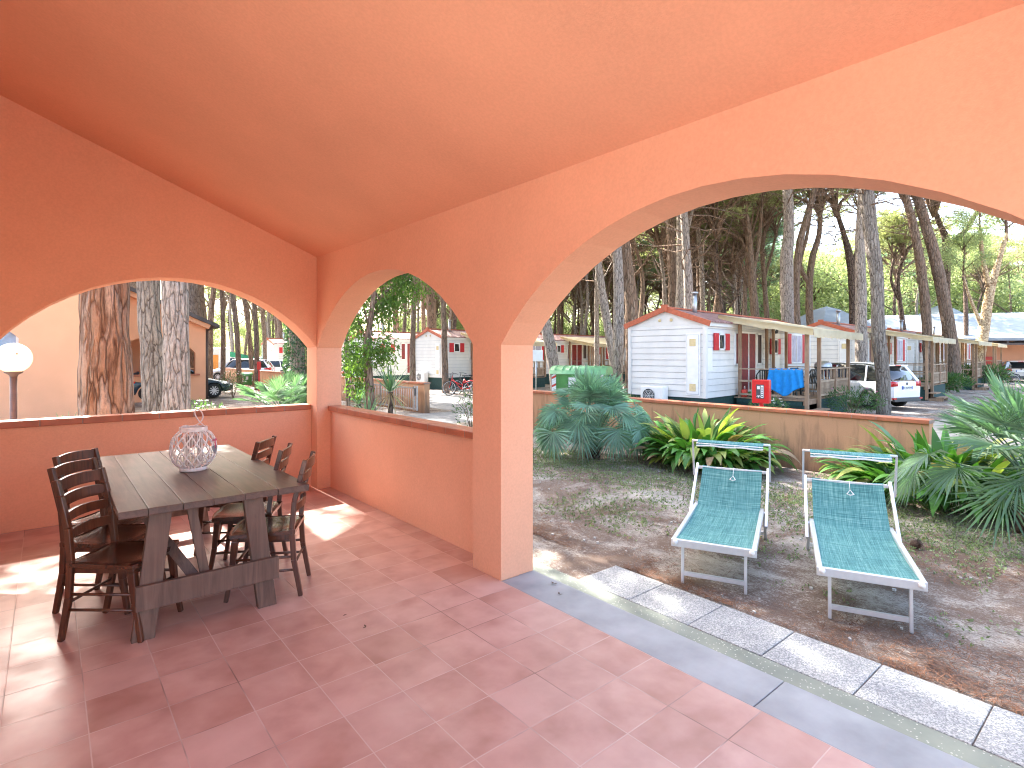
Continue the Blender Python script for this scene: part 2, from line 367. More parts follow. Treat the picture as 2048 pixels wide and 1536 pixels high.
# ------------------------------------------------------------------ mesh builder
class MB:
    def __init__(s): s.v = []; s.f = []; s.m = []; s.sm = []; s.cur = 0; s.smooth = False
    def add(s, vs, fs, mi=None, sm=None):
        o = len(s.v); s.v.extend([tuple(p) for p in vs])
        for f in fs:
            s.f.append(tuple(i + o for i in f)); s.m.append(s.cur if mi is None else mi); s.sm.append(s.smooth if sm is None else sm)
    def box(s, x0, x1, y0, y1, z0, z1, M=None, mi=None):
        vs = [Vector((x, y, z)) for x in (x0, x1) for y in (y0, y1) for z in (z0, z1)]
        if M: vs = [M @ p for p in vs]
        s.add(vs, [(0, 1, 3, 2), (4, 6, 7, 5), (0, 4, 5, 1), (2, 3, 7, 6), (0, 2, 6, 4), (1, 5, 7, 3)], mi, False)
    def beam(s, a, b, w, h, up=(0, 0, 1), mi=None, w2=None, h2=None):
        a, b = Vector(a), Vector(b); d = (b - a).normalized(); up = Vector(up)
        if abs(d.dot(up)) > .99: up = Vector((0, 1, 0))
        x = d.cross(up).normalized(); y = x.cross(d).normalized()
        w2 = w if w2 is None else w2; h2 = h if h2 is None else h2
        vs = []
        for p, ww, hh in ((a, w, h), (b, w2, h2)):
            for i, j in ((-1, -1), (1, -1), (1, 1), (-1, 1)): vs.append(p + x * ww / 2 * i + y * hh / 2 * j)
        s.add(vs, [(0, 1, 2, 3)[::-1], (4, 5, 6, 7), (0, 1, 5, 4), (1, 2, 6, 5), (2, 3, 7, 6), (3, 0, 4, 7)], mi, False)
    def tube(s, pts, rad, n=8, cap=True, mi=None, disp=None, closed=False):
        pts = [Vector(p) for p in pts]; N = len(pts)
        if not hasattr(rad, '__len__'): rad = [rad] * N
        ref = None; vs = []
        for i, p in enumerate(pts):
            if closed: d = (pts[(i + 1) % N] - pts[i - 1])
            else: d = pts[min(i + 1, N - 1)] - pts[max(i - 1, 0)]
            d = d.normalized() if d.length > 1e-9 else Vector((0, 0, 1))
            if ref is None:
                ref = Vector((1, 0, 0)) if abs(d.x) < .9 else Vector((0, 1, 0))
            x = (ref - d * ref.dot(d)).normalized(); y = d.cross(x); ref = x
            for k in range(n):
                a = 2 * math.pi * k / n; r = rad[i]
                q = x * math.cos(a) + y * math.sin(a)
                if disp: r *= 1 + disp(p + q * r)
                vs.append(p + q * r)
        fs = []
        for i in range(N if closed else N - 1):
            for k in range(n):
                j = (i + 1) % N
                fs.append((i * n + k, i * n + (k + 1) % n, j * n + (k + 1) % n, j * n + k))
        s.add(vs, fs, mi, n > 4)
        if cap and not closed:
            o = len(s.v) - len(vs)
            s.f.append(tuple(o + k for k in range(n))[::-1]); s.m.append(s.cur if mi is None else mi); s.sm.append(False)
            s.f.append(tuple(o + (N - 1) * n + k for k in range(n))); s.m.append(s.cur if mi is None else mi); s.sm.append(False)
    def lathe(s, prof, n=24, M=None, mi=None, ax='z'):
        vs = []
        for r, z in prof:
            for k in range(n):
                a = 2 * math.pi * k / n
                p = Vector((r * math.cos(a), r * math.sin(a), z)) if ax == 'z' else Vector((r * math.cos(a), z, r * math.sin(a)))
                vs.append(M @ p if M else p)
        fs = [(i * n + k, i * n + (k + 1) % n, (i + 1) * n + (k + 1) % n, (i + 1) * n + k) for i in range(len(prof) - 1) for k in range(n)]
        s.add(vs, fs, mi, True)
    def prism(s, poly, o, ex, ey, ez, t, mi=None):
        """poly in (ex,ey) plane at origin o, extruded t along ez"""
        o, ex, ey, ez = Vector(o), Vector(ex), Vector(ey), Vector(ez)
        a = [o + ex * x + ey * y for x, y in poly]; b = [p + ez * t for p in a]; n = len(poly)
        s.add(a + b, [tuple(range(n))[::-1], tuple(range(n, 2 * n))] + [(i, (i + 1) % n, n + (i + 1) % n, n + i) for i in range(n)], mi, False)
    def blade(s, base, tip, width, nrm, mi=None, fold=0.0):
        base, tip, nrm = Vector(base), Vector(tip), Vector(nrm); d = tip - base
        x = d.cross(nrm)
        x = x.normalized() * width / 2 if x.length > 1e-9 else Vector((width / 2, 0, 0))
        m = base + d * .45 + nrm * fold
        s.add([base, m + x, tip, m - x], [(0, 1, 2, 3)], mi, False)
    def mesh(s, name, mats):
        me = bpy.data.meshes.new(name); me.from_pydata(s.v, [], s.f)
        for m in (mats if isinstance(mats, (list, tuple)) else [mats]): me.materials.append(MATS[m])
        me.polygons.foreach_set('material_index', s.m); me.polygons.foreach_set('use_smooth', s.sm)
        me.update(); return me
    def obj(s, name, mats, parent=None, bevel=0, loc=None, rot=None):
        o = bpy.data.objects.new(name, s.mesh(name, mats)); COL.objects.link(o)
        if parent: o.parent = parent
        if loc is not None: o.location = loc
        if rot is not None: o.rotation_euler = rot
        if bevel:
            b = o.modifiers.new('bevel', 'BEVEL'); b.width = bevel; b.segments = 2; b.limit_method = 'ANGLE'
        return o
def empty(name, loc=(0, 0, 0), rz=0, label=None, cat=None, group=None, scale=1):
    o = bpy.data.objects.new(name, None); COL.objects.link(o)
    o.location = loc; o.rotation_euler = (0, 0, rz); o.scale = (scale,) * 3
    o.empty_display_size = .2
    tag(o, label, cat, group); return o
def tag(o, label=None, cat=None, group=None, kind=None):
    for k, v in (('label', label), ('category', cat), ('group', group), ('kind', kind)):
        if v: o[k] = v
    return o
def inst(name, me, parent, loc=(0, 0, 0), rot=(0, 0, 0), scale=1):
    o = bpy.data.objects.new(name, me); COL.objects.link(o); o.parent = parent
    o.location = loc; o.rotation_euler = rot
    o.scale = (scale,) * 3 if not hasattr(scale, '__len__') else scale; return o
def copy_tree(o, parent=None, skip=()):
    c = o.copy(); COL.objects.link(c)
    if parent is not None: c.parent = parent
    for ch in list(o.children):
        if ch.name.split('.')[0] in skip: continue
        copy_tree(ch, c, skip)
    return c
def az(deg):  # rotation about z so that local +x points to compass azimuth deg (from +Y clockwise)
    return R(90 - deg)
# ================================================================== SETTING: ground, roads, path, floor
def sheet(name, polys, z, mat, t=0):
    mb = MB()
    for p in polys: mb.add([(x, y, z) for x, y in p], [tuple(range(len(p)))])
    return tag(mb.obj(name, mat), kind='structure')
def grid_sheet(name, x0, x1, y0, y1, z, mat, step, amp):
    mb = MB(); nx = int((x1 - x0) / step); ny = int((y1 - y0) / step)
    for i in range(nx + 1):
        for j in range(ny + 1):
            x = x0 + (x1 - x0) * i / nx; y = y0 + (y1 - y0) * j / ny
            e = min(1, min(i, j, nx - i, ny - j) / 3)
            mb.v.append((x, y, z + amp * e * max(0, min(1, (x - 3.95) / .6)) * (noise.noise((x * .9, y * .9, 0)) * .7 + noise.noise((x * 4, y * 4, 3)) * .3)))
    for i in range(nx):
        for j in range(ny):
            a = i * (ny + 1) + j; mb.f.append((a, a + ny + 1, a + ny + 2, a + 1)); mb.m.append(0); mb.sm.append(True)
    return tag(mb.obj(name, mat), kind='structure')
sheet('ground', [[(-400, -400), (600, -400), (600, 600), (-400, 600)]], GZ - .04, 'ground')
grid_sheet('garden_soil', 3.47, 9.66, -6, 13, GZ + .005, 'ground', .12, .03)
sheet('road', [[(10.9, -60), (15.2, -60), (15.2, 120), (10.9, 120)]], GZ - .032, 'asphalt')
sheet('side_road', [[(15.2, -1), (60, -1), (60, 4.6), (15.2, 4.6)]], GZ - .028, 'sand_road')
sheet('driveway', [[(4.2, 12.6), (10.9, 12.6), (10.9, 16.0), (4.2, 16.0)]], GZ - .02, 'asphalt')
# veranda floor slab, threshold, concrete strip, slab path
mb = MB(); mb.box(-1.55, 2.54, -.75, 7.1, -.3, 0); mb.box(2.5401, 2.72, 3.52, 6.775, -.2, -.0005); tag(mb.obj('floor', 'tiles'), kind='structure')
mb = MB(); mb.box(-9, -1.555, -9, 7.1, -.3, -.004); mb.box(-1.55, 2.3, -9, -.755, -.3, -.004); tag(mb.obj('bounce_floor', 'bounce_stone'), kind='structure')  # unseen pale floor, added to bounce sunlight up to the ceiling
mb = MB()
for y0, y1 in ((-2.0, -.42), (-.42, 1.28), (1.283, 3.17), ):
    mb.box(2.541, 2.862, y0, y1 - .002, -.22, .0)
mb.box(2.72, 2.83, 3.17, 7.1, -.22, -.002)
tag(mb.obj('threshold', 'threshold', bevel=.004), kind='structure')
mb = MB(); mb.box(2.80, 3.482, -6, 7.6, GZ - .1, GZ + .012); tag(mb.obj('kerb_strip', 'terrazzo'), kind='structure')
mb = MB(); rs = random.Random(4)
for k in range(14):
    y1 = 3.285 - k * .527; dz = rs.uniform(-.004, .004)
    mb.box(3.486, 3.968, y1 - .521, y1, GZ - .03, GZ + .018 + dz)
tag(mb.obj('path', 'gravel_slab', bevel=.006), kind='structure')

# ================================================================== OUR HOUSE (the veranda)
def arch_wall(mb, Pf, s0, s1, openings, top, th, z0=0.0, n=18):
    """wall in the s-z plane; Pf(s,t,z)->world. openings: (a,b,spring,apex,zbottom)"""
    def quad(pts): mb.add(pts, [tuple(range(len(pts)))])
    def solid(a, b, zb):
        for t in (0, th): quad([Pf(a, t, zb), Pf(b, t, zb), Pf(b, t, top(b)), Pf(a, t, top(a))])
        quad([Pf(a, 0, top(a)), Pf(b, 0, top(b)), Pf(b, th, top(b)), Pf(a, th, top(a))])
    cur = s0
    for a, b, sp, ap, zb in openings:
        if a > cur: solid(cur, a, z0)
        c = (a + b) / 2; hw = (b - a) / 2; rise = ap - sp; rad = (hw * hw + rise * rise) / (2 * rise)
        def az_(s): return ap - rad + math.sqrt(max(0, rad * rad - (s - c) ** 2))
        th0 = math.asin(hw / rad)
        ss = [c + rad * math.sin(-th0 + 2 * th0 * i / n) for i in range(n + 1)]; ss[0] = a; ss[-1] = b
        zz = [az_(s) for s in ss]; zz[0] = zz[-1] = sp
        for i in range(n):
            p, q, zp, zq = ss[i], ss[i + 1], zz[i], zz[i + 1]
            for t in (0, th): quad([Pf(p, t, zp), Pf(q, t, zq), Pf(q, t, top(q)), Pf(p, t, top(p))])
            quad([Pf(p, 0, zp), Pf(q, 0, zq), Pf(q, th, zq), Pf(p, th, zp)])
            quad([Pf(p, 0, top(p)), Pf(q, 0, top(q)), Pf(q, th, top(q)), Pf(p, th, top(p))])
        for s in (a, b): quad([Pf(s, 0, zb), Pf(s, th, zb), Pf(s, th, sp), Pf(s, 0, sp)])
        if zb > z0:
            for t in (0, th): quad([Pf(a, t, z0), Pf(b, t, z0), Pf(b, t, zb), Pf(a, t, zb)])
            quad([Pf(a, 0, zb), Pf(b, 0, zb), Pf(b, th, zb), Pf(a, th, zb)])
        cur = b
    if cur < s1: solid(cur, s1, z0)
    for s in (s0, s1):
        if any(abs(s - e) < 1e-6 for o in openings for e in o[:2]): continue
        quad([Pf(s, 0, z0), Pf(s, th, z0), Pf(s, th, top(s)), Pf(s, 0, top(s))])
SL = .397
def ceil_z(x): return 2.84 + SL * (2.54 - x)
house = empty('veranda_house', (2.54, 3.2, 0), 0, 'orange stucco veranda whose arches, piers and sloping ceiling frame the whole picture', 'house')
hl = (-2.54, -3.2, 0)
XW0, XW1 = 2.54, 2.852
mb = MB(); arch_wall(mb, lambda s, t, z: (XW0 + t, s, z), -.755, 7.11, [(-.07, 3.17, 1.72, 2.50, 0), (3.52, 6.775, 1.73, 2.49, 0)], lambda s: 2.87, XW1 - XW0, 0.0)
mb.box(XW0 + .004, XW1 - .002, -.75, -.07, -.3, 0); mb.box(XW0 + .004, XW1 - .002, 3.18, 7.105, -.3, -.003)
mb.obj('arcade_wall', 'stucco', house, loc=hl)
mb = MB(); arch_wall(mb, lambda s, t, z: (s, 6.775 + t, z), -1.3, 2.5375, [(-.38, 2.5375, 1.74, 2.46, 0)], lambda x: ceil_z(x) + .02, .335, 0)
mb.obj('gable_wall', 'stucco', house, loc=hl)
mb = MB(); arch_wall(mb, lambda s, t, z: (s, -.755 + t, z), -1.3, 2.5375, [(-1.0, 2.4, 2.1, 2.74, 0)], lambda x: ceil_z(x) + .02, .335, 0)
mb.obj('entrance_wall', 'stucco', house, loc=hl)
mb = MB(); mb.box(-1.55, -1.3, 1.9, 7.11, -.3, 4.3); mb.obj('shade_wall', 'stucco_cream', house, loc=hl)  # unseen wall, added and cut short to limit light entering the veranda
# ceiling / roof slab
mb = MB(); x0, x1 = -1.3, 2.90
mb.add([(x0, -1.1, ceil_z(x0)), (x1, -1.1, ceil_z(x1)), (x1, 7.5, ceil_z(x1)), (x0, 7.5, ceil_z(x0)),
        (x0, -1.1, ceil_z(x0) + .22), (x1, -1.1, ceil_z(x1) + .22), (x1, 7.5, ceil_z(x1) + .22), (x0, 7.5, ceil_z(x0) + .22)],
       [(0, 1, 2, 3), (7, 6, 5, 4), (0, 4, 5, 1), (1, 5, 6, 2), (2, 6, 7, 3), (3, 7, 4, 0)])
mb.obj('ceiling', 'stucco', house, loc=hl)
# parapets + tiled copings
def coping(mb, p0, p1, w, t, z, tile, over=0.0, mi=0):
    p0, p1 = Vector((*p0, z)), Vector((*p1, z)); L = (p1 - p0).length; d = (p1 - p0) / L
    n = max(1, round(L / tile)); tl = L / n
    for i in range(n):
        a = p0 + d * (i * tl + .004); b = p0 + d * ((i + 1) * tl - .004)
        mb.beam(a, b, w, t, mi=mi)
    mb.beam(p0 + Vector((0, 0, 0)), p1, w - .006, t - .006, mi=1)
mb = MB(); mb.box(2.71, 2.84, 3.52, 6.775, 0, .955); par = mb.obj('parapet', 'stucco', house, loc=hl)
mb = MB(); coping(mb, (2.765, 3.525), (2.765, 6.77), .19, .06, .985, .30); mb.obj('coping', ['coping', 'coping_grout'], par, bevel=.006)
mb = MB(); mb.box(-.38, 2.535, 6.955, 7.09, 0, .965); par = mb.obj('parapet', 'stucco', house, loc=hl)
mb = MB(); coping(mb, (-.375, 7.03), (2.53, 7.03), .19, .065, .998, .33); mb.obj('coping', ['coping', 'coping_grout'], par, bevel=.006)

# ================================================================== GARDEN BOUNDARY WALL, GATE
def garden_wall(y0, y1, label, cap=True):
    t = empty('garden_wall', (9.8, (y0 + y1) / 2, GZ), 0, label, 'wall', 'low boundary walls of the plot')
    o = (-9.8, -(y0 + y1) / 2, -GZ)
    mb = MB(); mb.box(9.7, 9.9, y0, y1, GZ - .05, .65); mb.obj('wall_body', 'garden_stucco', t, loc=o)
    mb = MB(); coping(mb, (9.8, y0 - .01), (9.8, y1 + .01), .27, .06, .68, .33); mb.obj('coping', ['coping', 'coping_grout'], t, loc=o, bevel=.006)
garden_wall(2.3, 12.3, 'long stained orange wall with tiled coping behind the two sun loungers')
garden_wall(16.2, 27.5, 'orange wall with tiled coping behind the grey sliding gate')
garden_wall(31.0, 43.5, 'far low wall with pale coping beside the dark blue car')
g = empty('sliding_gate', (9.5, 17.5, GZ), 0, 'grey metal sliding gate of vertical bars pushed open in front of the orange wall', 'gate')
mb = MB()
for z in (.10, .80): mb.beam((0, -1.15, z), (0, 4.2, z), .05, .05)
for y in (-1.15, -.98, 1.5, 4.2): mb.beam((0, y, .05), (0, y, .88), .05, .05)
mb.obj('gate_frame', 'galvanised', g)
mb = MB(); mb.box(-.035, .035, -1.12, -1.02, .55, .8); mb.obj('lock', 'dark_grey', g)
mb = MB(); y = -.85
while y < 4.15: mb.tube([(0, y, .1), (0, y, .8)], .009, 6); y += .125
mb.obj('bars', 'galvanised', g)

# ================================================================== NEIGHBOUR HOUSE
nb = empty('neighbour_house', (2.5, 27.4, GZ), 0, 'pale orange gabled house beyond the lamp and the thick pine trunks', 'house')
no = (-2.5, -27.4, -GZ)
EX = 5.35
def nz(x): return 2.98 + .44 * (EX - x) if x > -4.2 else 2.98 + .44 * (EX + 4.2) - .44 * (-4.2 - x)
mb = MB()
arch_wall(mb, lambda s, t, z: (s, 27.4 + t, z), -16, EX, [(2.05, 4.95, 1.72, 2.42, .75)], nz, .3, GZ - .05)
mb.obj('wall', 'stucco_neighbour', nb, loc=no)
mb = MB(); mb.box(EX - .3, EX, 27.71, 31, GZ, 1.0); mb.box(EX - .3, EX, 31, 40, GZ, 2.9); mb.box(EX - .3, EX, 27.71, 31, 2.3, 2.9)
mb.obj('side_wall', 'stucco_neighbour', nb, loc=no)
mb = MB(); mb.box(.5, EX - .31, 31, 31.2, GZ, 2.5); mb.box(.3, .5, 27.71, 31.2, GZ, 2.9); mb.obj('porch_wall', 'stucco', nb, loc=no)
mb = MB(); mb.box(.5, EX - .31, 27.72, 31, GZ, -.02); mb.obj('porch_floor', 'tiles', nb, loc=no)
mb = MB()
for a, b in (((EX + .45, nz(EX + .45)), (-4.2, nz(-4.2))), ((-4.2, nz(-4.2)), (-16.5, nz(-16.5)))):
    mb.add([(a[0], 26.9, a[1] + .01), (b[0], 26.9, b[1] + .01), (b[0], 40, b[1] + .01), (a[0], 40, a[1] + .01),
            (a[0], 26.9, a[1] + .17), (b[0], 26.9, b[1] + .17), (b[0], 40, b[1] + .17), (a[0], 40, a[1] + .17)],
           [(0, 1, 2, 3), (7, 6, 5, 4), (0, 4, 5, 1), (1, 5, 6, 2), (2, 6, 7, 3), (3, 7, 4, 0)])
mb.obj('roof', 'roof_dark', nb, loc=no)
mb = MB(); mb.beam((EX + .1, 27.22, nz(EX + .1) - .08), (-4.2, 27.22, nz(-4.2) - .08), .34, .2); mb.obj('soffit', 'stucco_neighbour', nb, loc=no)
mb = MB(); mb.box(2.06, 2.45, 27.55, 27.6, .76, 2.2); mb.obj('curtain', 'dark_grey', nb, loc=no)
mb = MB(); mb.beam((1.9, 27.36, .78), (5.1, 27.36, .78), .25, .07); mb.obj('sill', 'coping', nb, loc=no)
mb = MB(); arch_wall(mb, lambda s_, t, z: (s_, 20.5 + t, z), -16, 1.33, [(-2.3, -.6, 2.1, 2.5, 1.36)], lambda x: 4.7, .3, GZ - .05); mb.box(1.05, 1.32, 20.81, 27.39, GZ, 4.69)
mb.obj('wing_wall', 'stucco_neighbour', nb, loc=no)
mb = MB(); mb.box(-16.3, 1.6, 20.1, 27.8, 4.72, 4.9); mb.obj('wing_roof', 'roof_dark', nb, loc=no)
mb = MB(); mb.box(-2.3, -.6, 20.68, 20.70, 1.36, 2.5)
w_ = mb.obj('window', 'glass_blue', nb, loc=no)
mb = MB()
for x in (-2.3, -1.48, -.66): mb.box(x, x + .06, 20.62, 20.66, 1.36, 2.4)
mb.box(-2.3, -.6, 20.62, 20.66, 1.36, 1.42); mb.obj('frame', 'white_paint', w_)
mb = MB(); mb.tube([(EX + .06, 27.45, 2.75), (EX + .06, 27.45, GZ)], .05, 8); mb.tube([(EX + .4, 27.3, 2.95), (EX + .06, 27.45, 2.7)], .05, 8)
mb.obj('drainpipe', 'brown_metal', nb, loc=no)

# ================================================================== MOBILE HOMES
HB = GZ   # home local z=0 is world 0; ground at GZ
def mobile_home(L=9.1, Wd=2.6):
    t = empty('mobile_home')
    e, r, zb = 2.6, 3.0, .35
    mb = MB()
    z = zb; lap = .19
    while z < e - .001:
        z2 = min(z + lap, e); q = .022
        for (ax0, ay0, ax1, ay1, nx, ny) in ((0, 0, L, 0, 0, -1), (L, 0, L, Wd, 1, 0), (L, Wd, 0, Wd, 0, 1), (0, Wd, 0, 0, -1, 0)):
            zt = z2 - .020
            mb.add([(ax0 + nx * q, ay0 + ny * q, z), (ax1 + nx * q, ay1 + ny * q, z), (ax1 + nx * .006, ay1 + ny * .006, zt), (ax0 + nx * .006, ay0 + ny * .006, zt),
                    (ax0, ay0, z), (ax1, ay1, z)], [(0, 1, 2, 3), (4, 5, 1, 0)])
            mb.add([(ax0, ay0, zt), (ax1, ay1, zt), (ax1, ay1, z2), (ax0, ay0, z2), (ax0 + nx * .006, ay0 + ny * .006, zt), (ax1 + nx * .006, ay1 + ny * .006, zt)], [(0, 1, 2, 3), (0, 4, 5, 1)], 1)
        z = z2
    for x, n in ((-.006, -1), (L + .006, 1)):
        mb.add([(x, 0, e), (x, Wd, e), (x, Wd / 2, r + .0)], [(0, 1, 2)])
        mb.box(x - .01, x + .01, 0, Wd, e - .06, e + .02)
    for x, y in ((0, 0), (L, 0), (0, Wd), (L, Wd)): mb.box(x - .06, x + .06, y - .05, y + .05, zb, e)
    mb.box(-.01, L + .01, -.09, -.02, e - .10, e + .03)
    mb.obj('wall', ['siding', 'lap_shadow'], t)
    mb = MB(); mb.box(.02, L - .02, .02, Wd - .02, GZ - .05, zb + .005); mb.obj('skirting', 'skirt_net', t)
    # roof
    mb = MB(); sl = (r - e) / (Wd / 2)
    for sgn in (0, 1):
        y0 = -.14 if not sgn else Wd + .14; ym = Wd / 2; z0 = e - .14 * sl + .05
        mb.add([(-.05, y0, z0), (L + .05, y0, z0), (L + .05, ym, r + .06), (-.05, ym, r + .06),
                (-.05, y0, z0 + .05), (L + .05, y0, z0 + .05), (L + .05, ym, r + .11), (-.05, ym, r + .11)],
               [(0, 1, 2, 3), (7, 6, 5, 4), (0, 4, 5, 1), (0, 3, 7, 4), (1, 5, 6, 2)])
    rf = mb.obj('roof', 'roof_tile', t)
    mb = MB()
    for x in (-.09, L + .05):
        mb.beam((x + .02, -.18, e - .04), (x + .02, Wd / 2, r + .075), .05, .16)
        mb.beam((x + .02, Wd + .18, e - .04), (x + .02, Wd / 2, r + .075), .05, .16)
    mb.box(-.13, -.03, Wd / 2 - .1, Wd / 2 + .1, r - .02, r + .2)
    mb.beam((-.05, Wd / 2, r + .12), (L + .05, Wd / 2, r + .12), .18, .05)
    mb.obj('ridge_trim', 'terracotta_trim', t)
    mb = MB(); mb.tube([(1.3, 1.0, 2.85), (1.3, 1.0, 3.62)], .075, 10); mb.tube([(1.3, 1.0, 3.62), (1.3, 1.0, 3.68)], .11, 10)
    mb.obj('chimney', 'galvanised', rf)
    # service door on the end wall + round vents
    mb = MB(); mb.box(-.05, -.01, .14, .60, .42, 2.28); mb.box(-.062, -.05, .19, .55, .47, 2.23); d = mb.obj('service_door', 'white_paint', t, bevel=.004); mb = MB(); mb.box(-.055, -.0505, .172, .568, .452, 2.248); mb.obj('door_gap_shadow', 'lap_shadow', d)  # grey sheet stands for the shaded gap round the door panel
    for z in (.55, 1.9):
        mb = MB(); mb.box(-.075, -.063, .27, .47, z, z + .22); mb.obj('vent', 'vent_beige', d)
    mb = MB(); mb.lathe([(.0, -.03), (.05, -.03), (.05, 0)], 10, Matrix.Translation((-.01, 1.1, 2.72)) @ Matrix.Rotation(R(90), 4, 'Y')); mb.lathe([(.0, -.03), (.05, -.03), (.05, 0)], 10, Matrix.Translation((-.01, 1.5, 2.72)) @ Matrix.Rotation(R(90), 4, 'Y'))
    mb.obj('round_vents', 'vent_beige', t)
    # windows: x0,x1,z0,z1, glass, shutters
    def window(x0, x1, z0, z1, glass, sh=0, mull=0, tilt=False, frame='white_paint'):
        mb = MB(); f = .055
        for a, b, c, dd in ((x0, x1, z0, z0 + f), (x0, x1, z1 - f, z1), (x0, x0 + f, z0, z1), (x1 - f, x1, z0, z1)): mb.box(a, b, -.06, -.015, c, dd)
        for k in range(mull):
            xx = x0 + (x1 - x0) * (k + 1) / (mull + 1); mb.box(xx - f / 2, xx + f / 2, -.058, -.017, z0 + .01, z1 - .01)
        if tilt: mb.beam((x0 + (x1 - x0) * .75, -.09, z1 - f), (x0 + (x1 - x0) * .95, -.05, z0 + f), .03, .03)
        w = mb.obj('window', frame, t)
        mb = MB(); mb.box(x0 + f, x1 - f, -.035, -.02, z0 + f, z1 - f); mb.obj('pane', glass, w)
        if sh:
            for a in (x0 - sh - .01, x1 + .01):
                mb = MB(); mb.box(a, a + sh, -.065, -.03, z0, z1)
                zz = z0 + .06
                while zz < z1 - .06: mb.box(a + .03, a + sh - .03, -.073, -.066, zz, zz + .02); zz += .045
                mb.obj('shutter', 'red_shutter', w)
    window(.78, 1.22, 1.78, 2.30, 'car_glass', .30, tilt=True)
    window(1.95, 2.33, 1.30, 2.38, 'red_curtain'); window(2.38, 3.62, .42, 2.40, 'red_curtain', mull=1); window(3.67, 4.15, 1.30, 2.38, 'dark_interior')
    window(5.13, 5.60, 1.66, 2.22, 'car_glass', .22, tilt=True)
    window(6.95, 8.15, 1.30, 2.44, 'net_curtain', .36, mull=1)
    mb = MB(); mb.box(4.98, 5.80, -.035, -.016, .42, 1.62); mb.box(4.985, 5.12, -.034, -.017, 1.62, 2.24); mb.box(5.61, 5.795, -.034, -.017, 1.62, 2.24); mb.box(4.98, 5.80, -.035, -.016, 2.24, 2.42); dr = mb.obj('door', 'white_paint', t, bevel=.004)
    mb = MB(); mb.tube([(5.12, -.04, 1.18), (5.12, -.09, 1.18), (5.26, -.09, 1.18)], .015, 6); mb.obj('handle', 'dark_grey', dr)
    mb = MB(); mb.lathe([(0, -.14), (.09, -.12), (.10, -.04), (.08, -.02)], 12, Matrix.Translation((5.35, 0, 2.5)), ax='y'); mb.obj('wall_lamp', 'dark_grey', t)
    mb = MB(); mb.box(.05, .40, -.03, -.016, 1.15, 1.85); mb.obj('meter_cover', 'white_plastic', t)
    # pipe
    return t
